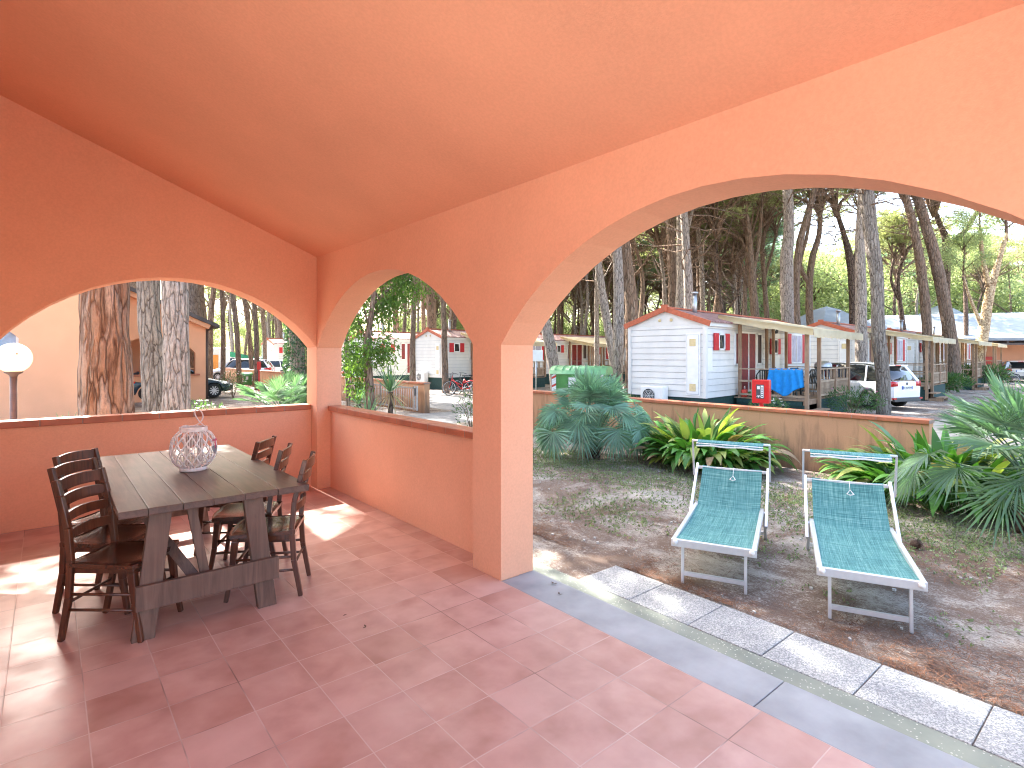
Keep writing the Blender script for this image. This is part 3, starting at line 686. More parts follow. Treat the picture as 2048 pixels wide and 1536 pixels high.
def deck():
    t = empty('awning_deck')
    x0, x1, y0, zf = 1.9, 6.15, -2.15, .30
    mb = MB(); y = y0
    while y < -.06:
        mb.box(x0, x1, y, y + .11, zf - .03, zf); y += .118
    mb.box(x0 + .02, x1 - .02, y0 + .02, y0 + .07, zf - .15, zf - .031); mb.obj('deck_floor', 'deck_wood', t)
    mb = MB(); mb.box(x0 + .03, 1.95 + .03, y0 + .1, -.1, GZ - .05, zf - .032)
    mb.box(x0 + .03, x0 + .05, y0 + .03, -.1, GZ - .05, zf - .16); mb.box(3.02, x1 - .03, y0 - .012, y0 + .012, GZ - .05, zf - .04); mb.box(x1 - .04, x1 - .02, y0 + .03, -.1, GZ - .05, zf - .04)
    mb.obj('skirting', 'skirt_net', t)
    for x in (1.9, 3.0, 4.55, 6.1):
        b = -.28 if x < 3.5 else zf
        mb = MB(); mb.beam((x, y0 - .04, b), (x, y0 - .04, 2.27 if x != 4.55 else 1.22), .10, .10); mb.obj('post', 'deck_wood', t, bevel=.004)
    for x in (2.05, 4.25, 4.85, 6.1):
        mb = MB(); mb.beam((x, -.16, zf), (x, -.16, 2.62), .09, .09); mb.obj('post', 'deck_wood', t, bevel=.004)
    mb = MB(); mb.beam((1.85, y0 - .04, 2.30), (6.3, y0 - .04, 2.30), .05, .12); mb.beam((1.85, -.16, 2.68), (6.3, -.16, 2.68), .05, .12)
    for x in (1.9, 3.0, 4.6, 6.1): mb.beam((x, -.14, 2.72), (x, y0 - .05, 2.36), .05, .08)
    mb.obj('awning_frame', 'deck_wood', t)
    def rail(a, b, full=False):
        a, b = Vector(a), Vector(b); mb = MB(); up = Vector((0, 0, 1)); d = (b - a); L = d.length; d /= L
        mb.beam(a + up * 1.20, b + up * 1.20, .09, .035); mb.beam(a + up * .82, b + up * .82, .035, .06); mb.beam(a + up * .40, b + up * .40, .035, .06)
        n = int(L / (.12 if full else .34))
        for i in range(1, n):
            p = a + d * (L * i / n); mb.beam(p + up * .36, p + up * (.86 if i % 3 or not full else 1.18), .05, .022)
        mb.obj('railing', 'deck_rail', t)
    rail((1.93, -.2, 0), (1.93, y0 + .0, 0)); rail((3.05, y0 - .04, 0), (6.08, y0 - .04, 0), True); rail((6.1, -.2, 0), (6.1, y0, 0), True)
    mb = MB(); mb.box(1.95, 2.95, y0 - .36, y0 - .08, -.02, .03); mb.box(1.95, 2.95, y0 - .62, y0 - .34, -.2, -.15); mb.box(1.96, 2.0, y0 - .6, y0 - .1, -.33, -.2); mb.box(2.9, 2.94, y0 - .6, y0 - .1, -.33, -.2)
    mb.obj('step', 'deck_wood', t)
    # awning cloth sagging between rafters, scalloped valance at front
    mb = MB(); nx, ny = 40, 8; xa, xb = 1.6, 6.9; rs = random.Random(5)
    for i in range(nx + 1):
        for j in range(ny + 1):
            x = xa + (xb - xa) * i / nx; v = j / ny; y = .35 + (y0 - .30 - .35) * v
            z = 2.92 - (2.92 - 2.38) * v - .05 * abs(math.sin(x * 2.1)) * math.sin(v * math.pi) + .02 * noise.noise((x * 3, y * 3, 1))
            mb.v.append((x, y, z))
    for i in range(nx + 1):
        x = xa + (xb - xa) * i / nx; sc = .20 + .035 * abs(math.sin(x * 7)) + .015 * noise.noise((x * 2, 5, 1))
        mb.v.append((x, y0 - .31 - .01 * math.sin(x * 9), 2.38 - sc - .01))
    for i in range(nx):
        for j in range(ny):
            a = i * (ny + 1) + j; mb.f.append((a, a + 1, a + ny + 2, a + ny + 1)); mb.m.append(0); mb.sm.append(True)
        a = i * (ny + 1) + ny; b = (nx + 1) * (ny + 1) + i
        mb.f.append((a, b, b + 1, a + ny + 1)); mb.m.append(0); mb.sm.append(True)
    base = len(mb.v)
    for j in range(ny + 1):
        p = mb.v[j]; mb.v.append((p[0] - .012, p[1], p[2] - .17 - .03 * abs(math.sin(j * 1.9))))
    for j in range(ny): mb.f.append((j, j + 1, base + j + 1, base + j)); mb.m.append(0); mb.sm.append(True)
    mb.obj('awning', 'awning', t)
    return t
def ac_unit():
    t = empty('air_conditioner')
    mb = MB(); mb.box(-.30, -.0, -.4, .4, 0, .56); mb.box(-.26, -.04, -.36, -.28, -.09, 0); mb.box(-.26, -.04, .28, .36, -.09, 0); mb.obj('casing', 'white_plastic', t, bevel=.02)
    Mx = Matrix.Translation((-.302, .10, .28)) @ Matrix.Rotation(R(90), 4, 'Z')
    mb = MB(); mb.lathe([(.0, .0), (.215, .0), (.215, .012), (.2, .014)], 24, Matrix.Translation((-.303, .10, .28)) @ Matrix.Rotation(R(90), 4, 'Y') @ Matrix.Rotation(R(180), 4, 'X'))
    mb.obj('fan_opening', 'dark_grey', t)
    mb = MB()
    for rr in (.06, .11, .16, .21):
        mb.tube([(-.325, .10 + rr * math.cos(a * math.pi / 10), .28 + rr * math.sin(a * math.pi / 10)) for a in range(20)], .005, 5, closed=True)
    for k in range(6): mb.tube([(-.325, .10, .28), (-.325, .10 + .21 * math.cos(k * 1.047), .28 + .21 * math.sin(k * 1.047))], .005, 5)
    mb.obj('grille', 'white_plastic', t)
    return t
home0 = mobile_home(); deck0 = deck(); ac0 = ac_unit()
HOME_ROT = math.atan2(.0847, .9964)
def place_home(x, y, rot, lab, dlab, alab, first=False, deck_=True, ac=True):
    rot = HOME_ROT if rot is None else rot
    M = Matrix.Translation((x, y, 0)) @ Matrix.Rotation(rot, 4, 'Z')
    h = home0 if first else copy_tree(home0); h.location = (x, y, 0); h.rotation_euler = (0, 0, rot)
    tag(h, lab, 'mobile home', 'white mobile homes with red shutters')
    if deck_:
        d = deck0 if first else copy_tree(deck0); d.location = (x, y, 0); d.rotation_euler = (0, 0, rot); tag(d, dlab, 'deck', 'timber decks under cream awnings')
    if ac:
        a = ac0 if first else copy_tree(ac0); a.location = M @ Vector((-.12, 1.55, .10)); a.rotation_euler = (0, 0, rot); tag(a, alab, 'air conditioner', 'outdoor air conditioner units')
    return M
MH1 = place_home(14.96, 9.0, None, 'nearest white mobile home, its end wall facing the garden behind the red cabinet', 'timber deck under a cream awning with the blue towel on its rail',
           'white air conditioner on the end wall of the nearest mobile home', True)
place_home(26.6, 8.95, .06, 'white mobile home standing behind the parked white hatchback', 'timber deck under a cream awning just right of the white hatchback', '', ac=False)
place_home(37.3, 9.4, .06, 'third white mobile home of the row, towards the orange restaurant', 'timber deck with pale rails beside the leaning pine near the restaurant', '', ac=False)
place_home(48.0, 10.3, .06, 'farthest white mobile home of the right row, next to the orange restaurant', 'last timber deck of the right row, next to the orange restaurant wall', '', ac=False)
place_home(16.9, 26.3, None, 'white mobile home with gable end behind two pine trunks and the red bicycle', 'timber deck beside the red bicycle', 'white air conditioner behind the pine trunk, near the red bicycle')
place_home(26.3, 27.6, None, 'white mobile home behind the big green waste container', 'timber deck behind the big green waste container', '', ac=False)
place_home(36.4, 28.8, None, 'white mobile home seen just left of the nearest home between leaning trunks', 'timber deck hidden behind the nearest mobile home', '', ac=False, deck_=False)
place_home(15.2, 31.4, None, 'white mobile home behind the young leafy tree, with one small window', '', '', ac=False, deck_=False)
place_home(15.6, 52.0, None, 'small distant white mobile home beside the ivy covered trunk', 'distant timber deck beside the ivy covered trunk', 'distant air conditioner beside the red post box', ac=True)
place_home(17.2, 41.5, None, 'white mobile home half hidden by the leaves at the corner column', '', '', ac=False, deck_=False)
# ================================================================== TREES
def disp_bark(amp, f=3.0):
    return lambda p: amp * (noise.noise((p.x * f, p.y * f, p.z * f * .35)) + .6 * noise.noise((p.x * f * 3, p.y * f * 3, p.z * f)))
def bark_disp_fine(amp, seed=0):
    def fn(p):
        a = noise.noise((p.x * 9 + seed, p.y * 9, p.z * 1.6)); b = noise.noise((p.x * 22, p.y * 22 + seed, p.z * 4))
        return amp * (max(-.5, min(.35, a * 1.6)) + .35 * b)
    return fn
def rvec(rs):
    while True:
        v = Vector((rs.uniform(-1, 1), rs.uniform(-1, 1), rs.uniform(-1, 1)))
        if .01 < v.length < 1: return v.normalized()
def head(seed, Rr=3.6, Hh=3.6, nl=9, tufts=2300, ts=.26, dead=26, mat_leaf='needle', flat=.45, per=5, wid=.05):
    """crown of an umbrella pine: origin at the fork. returns limb mesh, crown mesh"""
    rs = random.Random(seed); lb = MB(); cr = MB(); ends = []
    for i in range(nl):
        a = 2 * math.pi * (i + rs.uniform(-.35, .35)) / nl; rr = Rr * rs.uniform(.45, 1.0) if i % 3 else Rr * rs.uniform(.1, .4)
        top = Hh * (1 - .35 * (rr / Rr) ** 2) * rs.uniform(.85, 1.05)
        pts = []; n = 7; wob = rvec(rs) * .3
        for k in range(n):
            t = k / (n - 1); rad = rr * (t ** 1.2); z = top * (t ** .8) - .3 * math.sin(t * math.pi)
            p = Vector((rad * math.cos(a + .3 * t), rad * math.sin(a + .3 * t), z + (0 if k else -.4)))
            pts.append(p + wob * math.sin(t * 5) * t + Vector((0, 0, 0)))
        lb.tube(pts, [.11 * (1 - .8 * k / (n - 1)) for k in range(n)], 6)
        ends.append((pts[-1], 1.0))
        for m in range(rs.randint(3, 5)):
            k = rs.randint(3, n - 1); b = pts[k]; d = (rvec(rs) + Vector((math.cos(a) * .6, math.sin(a) * .6, .55))).normalized()
            L = rs.uniform(.8, 1.6) * Rr / 3.6; q = [b, b + d * L * .5 + rvec(rs) * .12, b + d * L + Vector((0, 0, .25))]
            lb.tube(q, [.04, .025, .012], 5); ends.append((q[-1], rs.uniform(.5, .95)))
            for w in range(3):
                dd = (d + rvec(rs) * .9).normalized(); lb.tube([q[1], q[1] + dd * L * .5], [.016, .006], 4, cap=False)
    for i in range(dead):  # bare dead twigs below the crown
        z = rs.uniform(-2.4, Hh * .5); a = rs.uniform(0, 6.28); L = rs.uniform(.8, 2.4)
        d = Vector((math.cos(a), math.sin(a), rs.uniform(-.15, .5)))
        b = Vector((0, 0, z)) if z < 0 else Vector((d.x * .5, d.y * .5, z))
        q = [b, b + d * L * .5 + rvec(rs) * .2, b + d * L + rvec(rs) * .3]
        lb.tube(q, [.03, .02, .008], 4, cap=False)
        for w in range(4):
            s_ = q[1].lerp(q[2], rs.random()); lb.tube([s_, s_ + (d + rvec(rs)).normalized() * rs.uniform(.25, .7)], [.010, .004], 3, cap=False)
    tot = sum(w for _, w in ends)
    for c, w in ends:
        rad = .95 * (w ** .5) * Rr / 3.6
        for k in range(int(tufts * w / tot)):
            d = rvec(rs); d.z = abs(d.z) if rs.random() < .8 else d.z
            p = c + Vector((d.x, d.y, d.z * flat)) * rad * (rs.random() ** .45)
            ax = (d + Vector((0, 0, .7)) + rvec(rs) * .6).normalized()
            for j in range(per):
                dd = (ax + rvec(rs) * .9).normalized(); cr.blade(p, p + dd * ts * rs.uniform(.7, 1.2), wid, rvec(rs))
    return lb.mesh('pine_limbs', 'bark_mid'), cr.mesh('pine_crown', mat_leaf)
HEADS = [head(11 + i, Rr=3.3 + .25 * i, Hh=3.2 + .25 * i, nl=8 + i % 3) for i in range(5)]
HEADS_P = [head(31 + i, Rr=3.6, Hh=4.2, nl=9, mat_leaf='needle_pale', tufts=2400) for i in range(2)]
HEADS_T = [head(71 + i, Rr=3.4, Hh=3.2, nl=8, tufts=1300) for i in range(2)]
def broadleaf(seed, Rr=2.6, Hh=5, n=5200, leaf=.15, mat='leaf_light', nl=8):
    rs = random.Random(seed); lb = MB(); cr = MB(); cl = []
    for i in range(nl):
        a = 6.28 * i / nl + rs.uniform(-.3, .3); L = rs.uniform(.5, 1) * Rr; z0 = rs.uniform(0, Hh * .55)
        pts = [Vector((0, 0, z0)), Vector((math.cos(a) * L * .5, math.sin(a) * L * .5, z0 + L * .45)), Vector((math.cos(a) * L, math.sin(a) * L, z0 + L * .75))]
        lb.tube(pts, [.05, .03, .012], 5); cl += [(pts[2], .9), (pts[1], .8), (pts[1].lerp(pts[2], .5) + rvec(rs) * .5, .8)]
    lb.tube([(0, 0, -.5), (0.1, 0, Hh * .5), (0, .1, Hh)], [.09, .06, .02], 6); cl += [(Vector((0, 0, Hh)), .9), (Vector((0, 0, Hh * .75)), 1.0)]
    for k in range(n):
        c, r = rs.choice(cl); p = c + rvec(rs) * r * (rs.random() ** .5) * Rr / 2.6 + Vector((0, 0, -rs.random() * .4))
        d = (rvec(rs) + Vector((0, 0, -.6))).normalized(); cr.blade(p, p + d * leaf, leaf * .5, rvec(rs), fold=.01)
    return lb.mesh('limbs', 'bark_mid'), cr.mesh('foliage', mat)
BL = [broadleaf(51 + i, Rr=2.6 + .3 * i, Hh=5 + i, n=6500, leaf=.17) for i in range(3)]

def tree(name, label, cat, base, pts, rads, headm, hs=1.0, group=None, mat='bark_mid', n=12, disp=None, side=(), hz=None, fork_limbs=True, hrot=0):
    """pts world trunk points from base up; headm: (limbs, crown) put on top"""
    base = Vector(base); t = empty(name, base, 0, label, cat, group)
    mb = MB(); mb.tube([Vector(p) - base for p in pts], rads, n, disp=disp)
    for sp, sr in side: mb.tube([Vector(p) - base for p in sp], sr, max(6, n - 4), disp=disp)
    mb.obj('trunk', mat, t)
    if headm:
        tops = [pts[-1]] + [sp[-1] for sp, sr in side]
        for k, tp in enumerate(tops):
            if k and not fork_limbs: break
            sc = hs * (1 if k == 0 else .6)
            o = inst('limbs', headm[0], t, Vector(tp) - base, (0, 0, hrot + k * 2), sc)
            inst('crown', headm[1], t, Vector(tp) - base, (0, 0, hrot + k * 2), sc)
    return t
def spline(pts, rads, m=4):
    out, ro = [], []
    P_ = [Vector(p) for p in pts]; n = len(P_)
    for i in range(n - 1):
        p0, p1, p2, p3 = P_[max(i - 1, 0)], P_[i], P_[i + 1], P_[min(i + 2, n - 1)]
        for k in range(m):
            t = k / m
            q = .5 * ((2 * p1) + (p2 - p0) * t + (2 * p0 - 5 * p1 + 4 * p2 - p3) * t * t + (3 * p1 - p0 - 3 * p2 + p3) * t ** 3)
            out.append(q); ro.append(rads[i] * (1 - t) + rads[i + 1] * t)
    out.append(P_[-1]); ro.append(rads[-1]); return out, ro
def ptree(d, path, label, topz=9.0, hd=0, hs=1.0, mat='bark_mid', group='pines with trunks one can follow', seed=0, n=12, side=(), name='pine_tree', cat='pine tree', heads=None, ground=GZ, dmax=.10):
    """path: (u,v,w) in photo pixels from low to high at depth d: the trunk stands at that real distance"""
    pts = [P(u, v, d) for u, v, w in path]; rr = [w / 2 * d / F for u, v, w in path]
    if pts[0].z > ground:
        b = pts[0].copy(); dd = (pts[0] - pts[1]); k = (pts[0].z - ground + .1) / max(.1, dd.z) if dd.z < -.01 else 0
        if dd.z < -.01: b = pts[0] + dd * ((pts[0].z - ground + .1) / -dd.z)
        else: b.z = ground - .1
        pts.insert(0, b); rr.insert(0, rr[0] * 1.18)
    dirn = (pts[-1] - pts[-2]).normalized()
    while pts[-1].z < topz:
        st = min(2.0, topz - pts[-1].z + .05); dirn = (dirn + Vector((0, 0, .35))).normalized(); pts.append(pts[-1] + dirn * (st / dirn.z)); rr.append(rr[-1] * .87)
    sd = []
    for spath, tz in side:
        sp = [P(u, v, d) for u, v, w in spath]; sr = [w / 2 * d / F for u, v, w in spath]
        dn = (sp[-1] - sp[-2]).normalized()
        while sp[-1].z < tz: dn = (dn + Vector((0, 0, .3))).normalized(); sp.append(sp[-1] + dn * (1.2 / max(.3, dn.z))); sr.append(sr[-1] * .8)
        sd.append(spline(sp, sr, 3))
    base = Vector((pts[0].x, pts[0].y, ground))
    pp, ro = spline(pts, rr, 4)
    hm = (heads or HEADS)[hd % len(heads or HEADS)] if hd is not None else None
    return tree(name, label, cat, base, pp, ro, hm, hs, group, mat, n, disp_bark(dmax), sd, hrot=seed)

# --- big near trunks by the left arch: dense displaced meshes
def big_trunk(label, d, path, mat, seed, hd, topz, amp=.09):
    pts = [P(u, v, d) for u, v, w in path]; rr = [w / 2 * d / F for u, v, w in path]
    b = pts[0].copy(); b.z = GZ - .1; pts.insert(0, b); rr.insert(0, rr[0] * 1.25)
    e = pts[-1].copy(); e.z = topz; pts.append(e); rr.append(rr[-1] * .8)
    base = Vector((b.x, b.y, GZ)); pp, ro = [], []
    sp, sr = spline(pts, rr, 26)
    t = empty('pine_tree', base, 0, label, 'pine tree', 'thick pine trunks beyond the veranda')
    mb = MB(); mb.tube([p - base for p in sp], sr, 96, disp=bark_disp_fine(amp, seed)); mb.obj('trunk', mat, t)
    inst('limbs', HEADS[hd][0], t, pts[-1] - base); inst('crown', HEADS[hd][1], t, pts[-1] - base)
big_trunk('thickest pine trunk, reddish brown, just beyond the low veranda wall', 7.4, [(214, 850, 92), (211, 700, 86), (209, 555, 82)], 'bark_red', 1, 1, 8.6, .075)
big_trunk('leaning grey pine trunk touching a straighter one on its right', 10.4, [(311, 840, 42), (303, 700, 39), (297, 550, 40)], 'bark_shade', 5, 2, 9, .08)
big_trunk('straight grey pine trunk on the right of the leaning one it touches', 9.8, [(353, 830, 51), (353, 700, 46), (350, 550, 47)], 'bark_grey', 9, 3, 9, .08)
ptree(33, [(396, 760, 44), (392, 640, 38), (388, 560, 34)], 'big brown pine trunk rising behind the neighbour house roof', 11, 0, 1.2, 'bark_mid', n=16)
# trunks in the left arch
LA = [(262, 620, 16, 264, 560, 14, 44, 'pine trunk showing above the neighbour roof right of the thick reddish trunk'),
      (328, 620, 9, 326, 560, 8, 46, 'slim pine glimpsed between the two grey trunks above the roof'),
     (446, 742, 9, 443, 570, 8, 34, 'bare pine trunk just right of the neighbour house, by the caravan'),
      (478, 745, 10, 466, 590, 10, 33, 'leaning pine trunk in front of the distant white car'),
      (503, 735, 9, 488, 590, 9, 38, 'slender leaning pine trunk left of the green bin'),
      (514, 750, 10, 508, 600, 9, 31, 'pine trunk standing right beside the small red post box'),
      (530, 730, 8, 524, 620, 8, 44, 'thin pine trunk left of the distant mobile home'),
      (560, 690, 10, 556, 630, 9, 60, 'pine trunk rising behind the distant mobile home roof')]
for i, (u0, v0, w0, u1, v1, w1, d, l) in enumerate(LA):
    ptree(d, [(u0, v0, w0), ((u0 + u1) / 2 + 2, (v0 + v1) / 2, w0), (u1, v1, w1)], l, 9.5, i, .9, seed=i, n=10)
ivt = ptree(15, [(596, 800, 30), (595, 700, 28), (588, 600, 26)], 'trunk thickly wrapped in ivy behind the fan palm', 8, 4, .9, 'bark_grey', seed=3, n=14)
mb = MB(); rs = random.Random(8)
for k in range(2600):
    v = rs.uniform(600, 830); c = P(595 - (700 - v) * .05 * (v < 700), v, 15); a = rs.uniform(0, 6.28); r = rs.uniform(.20, .30) * (1.05 - .1 * math.sin(v * .05))
    p = c + Vector((math.cos(a), math.sin(a), 0)) * r; d = (Vector((math.cos(a), math.sin(a), -1.2)) + rvec(rs) * .6).normalized()
    mb.blade(p - ivt.location, p + d * rs.uniform(.06, .10) - ivt.location, .06, rvec(rs))
mb.obj('ivy', 'ivy', ivt)
# trunks in the middle arch
ptree(29, [(826, 766, 13), (825, 700, 11), (827, 640, 10), (829, 590, 9)], 'pine trunk at the left edge of the mobile home gable, by the air conditioner', 10, 1, 1, seed=1)
ptree(28.5, [(891, 766, 14), (889, 700, 12), (888, 640, 11), (886, 590, 10)], 'pine trunk between the mobile home gable and the red bicycle', 10, 2, 1, seed=2)
ptree(38, [(864, 690, 20), (862, 600, 18), (857, 565, 15)], 'dark thick pine trunk rising behind the gabled mobile home', 10, 3, 1.1, 'bark_mid', seed=3, side=[([(862, 620, 10), (852, 585, 8), (850, 565, 7)], 10)])
ptree(40, [(793, 690, 12), (790, 600, 11), (788, 560, 9)], 'pine trunk behind the roof seen through bright leaves', 10, 4, 1, seed=4)
ptree(42, [(848, 690, 9), (846, 600, 8), (844, 570, 7)], 'reddish slim pine trunk behind the tiled roof of the gabled home', 10, 0, 1, seed=5)
ptree(36, [(906, 690, 9), (910, 620, 8), (905, 590, 7)], 'dark slim pine trunk right of the roof ridge in the narrow arch', 10, 1, 1, 'bark_dark', seed=6)
ptree(13.5, [(697, 820, 9), (694, 720, 9), (692, 640, 8)], 'pine trunk half hidden behind the corner column', 9, 2, .8, 'bark_grey', seed=6)
# trunks in the big arch
BA = [
 (24, [(1114, 785, 24), (1105, 720, 23), (1094, 660, 22), (1080, 600, 20)], 'pine trunk leaning left, directly left of the green waste container', 10, 0, 1.0, 'bark_grey', []),
 (24, [(1234, 770, 18), (1222, 690, 18), (1210, 620, 17), (1197, 530, 15)], 'slim leaning pine trunk behind the fan palm and green container', 10, 1, 1.0, 'bark_grey', []),
 (25, [(1259, 758, 18), (1264, 680, 26), (1262, 600, 25), (1248, 480, 22)], 'pine trunk close to the left edge of the nearest mobile home', 10, 2, 1.0, 'bark_mid', [([(1262, 620, 10), (1245, 560, 9), (1228, 510, 8)], 9)]),
 (30, [(1346, 640, 19), (1345, 560, 18), (1340, 430, 15)], 'left trunk of the close pair behind the nearest home roof', 11, 3, 1.0, 'bark_mid', []),
 (29, [(1360, 640, 22), (1363, 560, 20), (1362, 430, 18)], 'right trunk of the close pair behind the nearest home roof', 11, 4, 1.0, 'bark_grey', [([(1366, 500, 7), (1378, 450, 6), (1386, 410, 5)], 10)]),
 (36, [(1512, 650, 16), (1504, 560, 15), (1497, 470, 13), (1487, 400, 11)], 'sunlit pine trunk left of the awning, edged with light', 11, 0, 1.0, 'bark_mid', [([(1504, 560, 9), (1518, 480, 8), (1522, 430, 7)], 11)]),
 (27, [(1576, 660, 25), (1574, 590, 24), (1573, 520, 25), (1578, 460, 20), (1575, 380, 19)], 'thick knobbly pine trunk above the cream awning', 11, 1, 1.1, 'bark_grey', []),
 (30, [(1596, 670, 14), (1592, 600, 13), (1597, 500, 13), (1615, 430, 12), (1632, 370, 10)], 'pine leaning right beside the thick knobbly trunk', 11, 2, 1.0, 'bark_mid', []),
 (37, [(1622, 680, 14), (1618, 590, 13), (1624, 520, 12), (1638, 470, 10), (1640, 420, 9)], 'twin stemmed slender pine before the blue grey gazebo', 12, 3, 1.0, 'bark_mid', [([(1620, 570, 9), (1600, 530, 8), (1612, 480, 7)], 11)]),
 (22.5, [(1722, 740, 23), (1722, 600, 21), (1720, 500, 18), (1724, 400, 16)], 'light grey pine trunk touching the awning behind the white hatchback', 11, 4, 1.0, 'bark_grey', []),
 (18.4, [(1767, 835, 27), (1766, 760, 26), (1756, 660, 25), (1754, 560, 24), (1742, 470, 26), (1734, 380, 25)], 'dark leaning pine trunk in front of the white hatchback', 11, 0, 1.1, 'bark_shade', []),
 (38, [(1706, 680, 14), (1705, 590, 13), (1700, 520, 14), (1688, 470, 10), (1672, 420, 8)], 'forked dark pine between gazebo and light grey trunk', 12, 1, 1.1, 'bark_dark', [([(1704, 540, 9), (1718, 480, 8), (1724, 430, 7)], 11)]),
 (31, [(1856, 700, 18), (1850, 600, 17), (1840, 520, 16), (1826, 450, 15), (1810, 390, 13)], 'pine trunk bending left above the second cream awning', 11, 2, 1.0, 'bark_mid', []),
 (31, [(1909, 775, 26), (1903, 690, 24), (1886, 590, 22), (1866, 500, 20), (1846, 430, 18), (1830, 380, 16)], 'big sunlit pine leaning left beside the palm near the orange restaurant', 11, 3, 1.1, 'bark_mid', []),
 (37, [(1893, 720, 15), (1891, 600, 15), (1893, 490, 15), (1880, 450, 9), (1868, 420, 8)], 'dark pine with a wide fork behind the big sunlit leaning one', 12, 4, 1.1, 'bark_dark', [([(1896, 492, 11), (1930, 462, 9), (1950, 430, 8), (1968, 405, 7)], 10)]),
 (34, [(1962, 690, 20), (1972, 630, 18), (1982, 575, 16), (1998, 520, 9), (2010, 480, 7)], 'pale barked broadleaf tree with a golden sunlit trunk before the restaurant', 9, 0, 1.0, 'bark_pale', [([(1980, 580, 10), (1966, 520, 8), (1960, 460, 6)], 9), ([(1966, 660, 8), (1950, 620, 6), (1938, 590, 5)], 6)]),
 (40, [(1812, 690, 9), (1802, 620, 9), (1795, 560, 8), (1808, 510, 7)], 'small wavy pine right of the dark leaning trunk', 8, 1, .8, 'bark_dark', [([(1798, 600, 6), (1782, 560, 5), (1788, 515, 4)], 8)]),
 (46, [(1932, 700, 9), (1932, 640, 8), (1930, 560, 7)], 'thin straight tree before the restaurant roof', 7, 0, .8, 'bark_dark', []),
 (44, [(1430, 640, 12), (1438, 560, 11), (1425, 480, 10)], 'pine behind the silver chimney pipe of the nearest home', 10, 4, 1.1, 'bark_mid', [([(1436, 550, 8), (1450, 500, 7)], 10)]),
 (46, [(1395, 620, 10), (1398, 560, 9), (1392, 500, 8)], 'pine just left of the silver chimney pipe', 9, 2, 1.1, 'bark_mid', []),
 (40, [(1535, 650, 10), (1530, 580, 9), (1525, 500, 8), (1532, 450, 7)], 'wavy pine between sunlit trunk and knobbly trunk', 10, 3, 1.0, 'bark_mid', [([(1528, 560, 6), (1545, 500, 5)], 10)]),
]
for i, (d, path, l, tz, hd, hs, mat, sd) in enumerate(BA):
    bl = 'broadleaf' in l or 'thin straight' in l
    ptree(d, path, l, tz - (2 if i > 6 and d < 40 and not bl else 0), hd, hs, mat, seed=i * 1.3, side=sd, name='broadleaf_tree' if bl else 'pine_tree', cat='tree' if bl else 'pine tree', heads=BL if bl else None, dmax=.13)

# pines added to dapple plot, road and home with shade, trunks kept hidden
for i, (x, y, s_) in enumerate([(5.0, 12.8, .62), (6.5, 16.6, 1.2), (9.0, 11.2, 1.1), (5.9, 15.0, .8), (15.6, 19.6, 1.3), (16.5, 13.6, 1.25), (21.5, 13.8, 1.25), (12.4, 15.4, 1.1), (-1.7, 15.2, .85)]):
    pts, rr = spline([(x, y, GZ - .1), (x + .1, y, 4), (x, y + .2, 8.4)], [.22, .2, .15], 4)
    tree('pine_tree', 'pine added for shade, its trunk hidden behind the veranda columns or the nearest home', 'pine tree', (x, y, GZ), pts, rr, HEADS_T[i % 2], s_, 'pines with hidden trunks, added so that their crowns shade the plot', 'bark_grey', disp=disp_bark(.1), hrot=i)

for i, (x, y, s_) in enumerate([(8.2, 21.0, 1.25), (10.35, 26.2, 1.4), (11.9, 30.0, 1.4)]):  # more added pines, their crowns put there to shade the driveway
    pts, rr = spline([(x, y, GZ - .1), (x + .1, y, 4), (x, y + .2, 8.6)], [.2, .18, .14], 4)
    tree('pine_tree', 'pine added for shade, its trunk hidden behind the veranda columns or the nearest home', 'pine tree', (x, y, GZ), pts, rr, HEADS[i], s_, 'pines with hidden trunks, added so that their crowns shade the plot', 'bark_grey', disp=disp_bark(.1), hrot=i)
# the wood beyond: individual pines, many sharing meshes
rs = random.Random(77)
TV = []
for i in range(5):
    mb = MB(); r2 = random.Random(200 + i); a, b = r2.uniform(-.5, .5), r2.uniform(-.5, .5)
    pts, rr = spline([(0, 0, -.2), (a * .4, b * .4, 3), (a, b, 6), (0, 0, 8.6)], [.19, .15, .12, .09], 5); mb.tube(pts, rr, 9, disp=disp_bark(.12))
    for k in range(3):
        z = r2.uniform(4, 7.5); an = r2.uniform(0, 6.28); L = r2.uniform(1, 2)
        mb.tube([(0, 0, z), (math.cos(an) * L * .5, math.sin(an) * L * .5, z + .6), (math.cos(an) * L, math.sin(an) * L, z + 1.6)], [.07, .05, .02], 5)
    TV.append(mb.mesh('pine_trunk', ['bark_mid', 'bark_grey', 'bark_dark'][i % 3]))
placed = []
def clear(p):
    x, y = p
    if 9 < x < 62 and -3 < y < 13: return False
    if 13 < x < 47 and 25.5 < y < 36.5: return False
    if 10 < x < 15.6: return False
    if -17 < x < 6.2 and 26.5 < y < 41: return False
    if 14 < x < 28 and 39.5 < y < 56 : return False
    if x < 10 and y < 30: return False
    if 40 < x < 74 and y < 16: return False
    return True
def scatter(n, dmin, dmax, lmin, lmax, sep, fn):
    c = 0; tries = 0
    while c < n and tries < n * 60:
        tries += 1; d = math.sqrt(rs.uniform(dmin ** 2, dmax ** 2)); l = rs.uniform(lmin, lmax)
        q = P(1024 + l * F, z=0, d=d); p = (q.x, q.y)
        if not clear(p) or any((p[0] - o[0]) ** 2 + (p[1] - o[1]) ** 2 < sep * sep for o in placed): continue
        placed.append(p); fn(p, c, d, l); c += 1
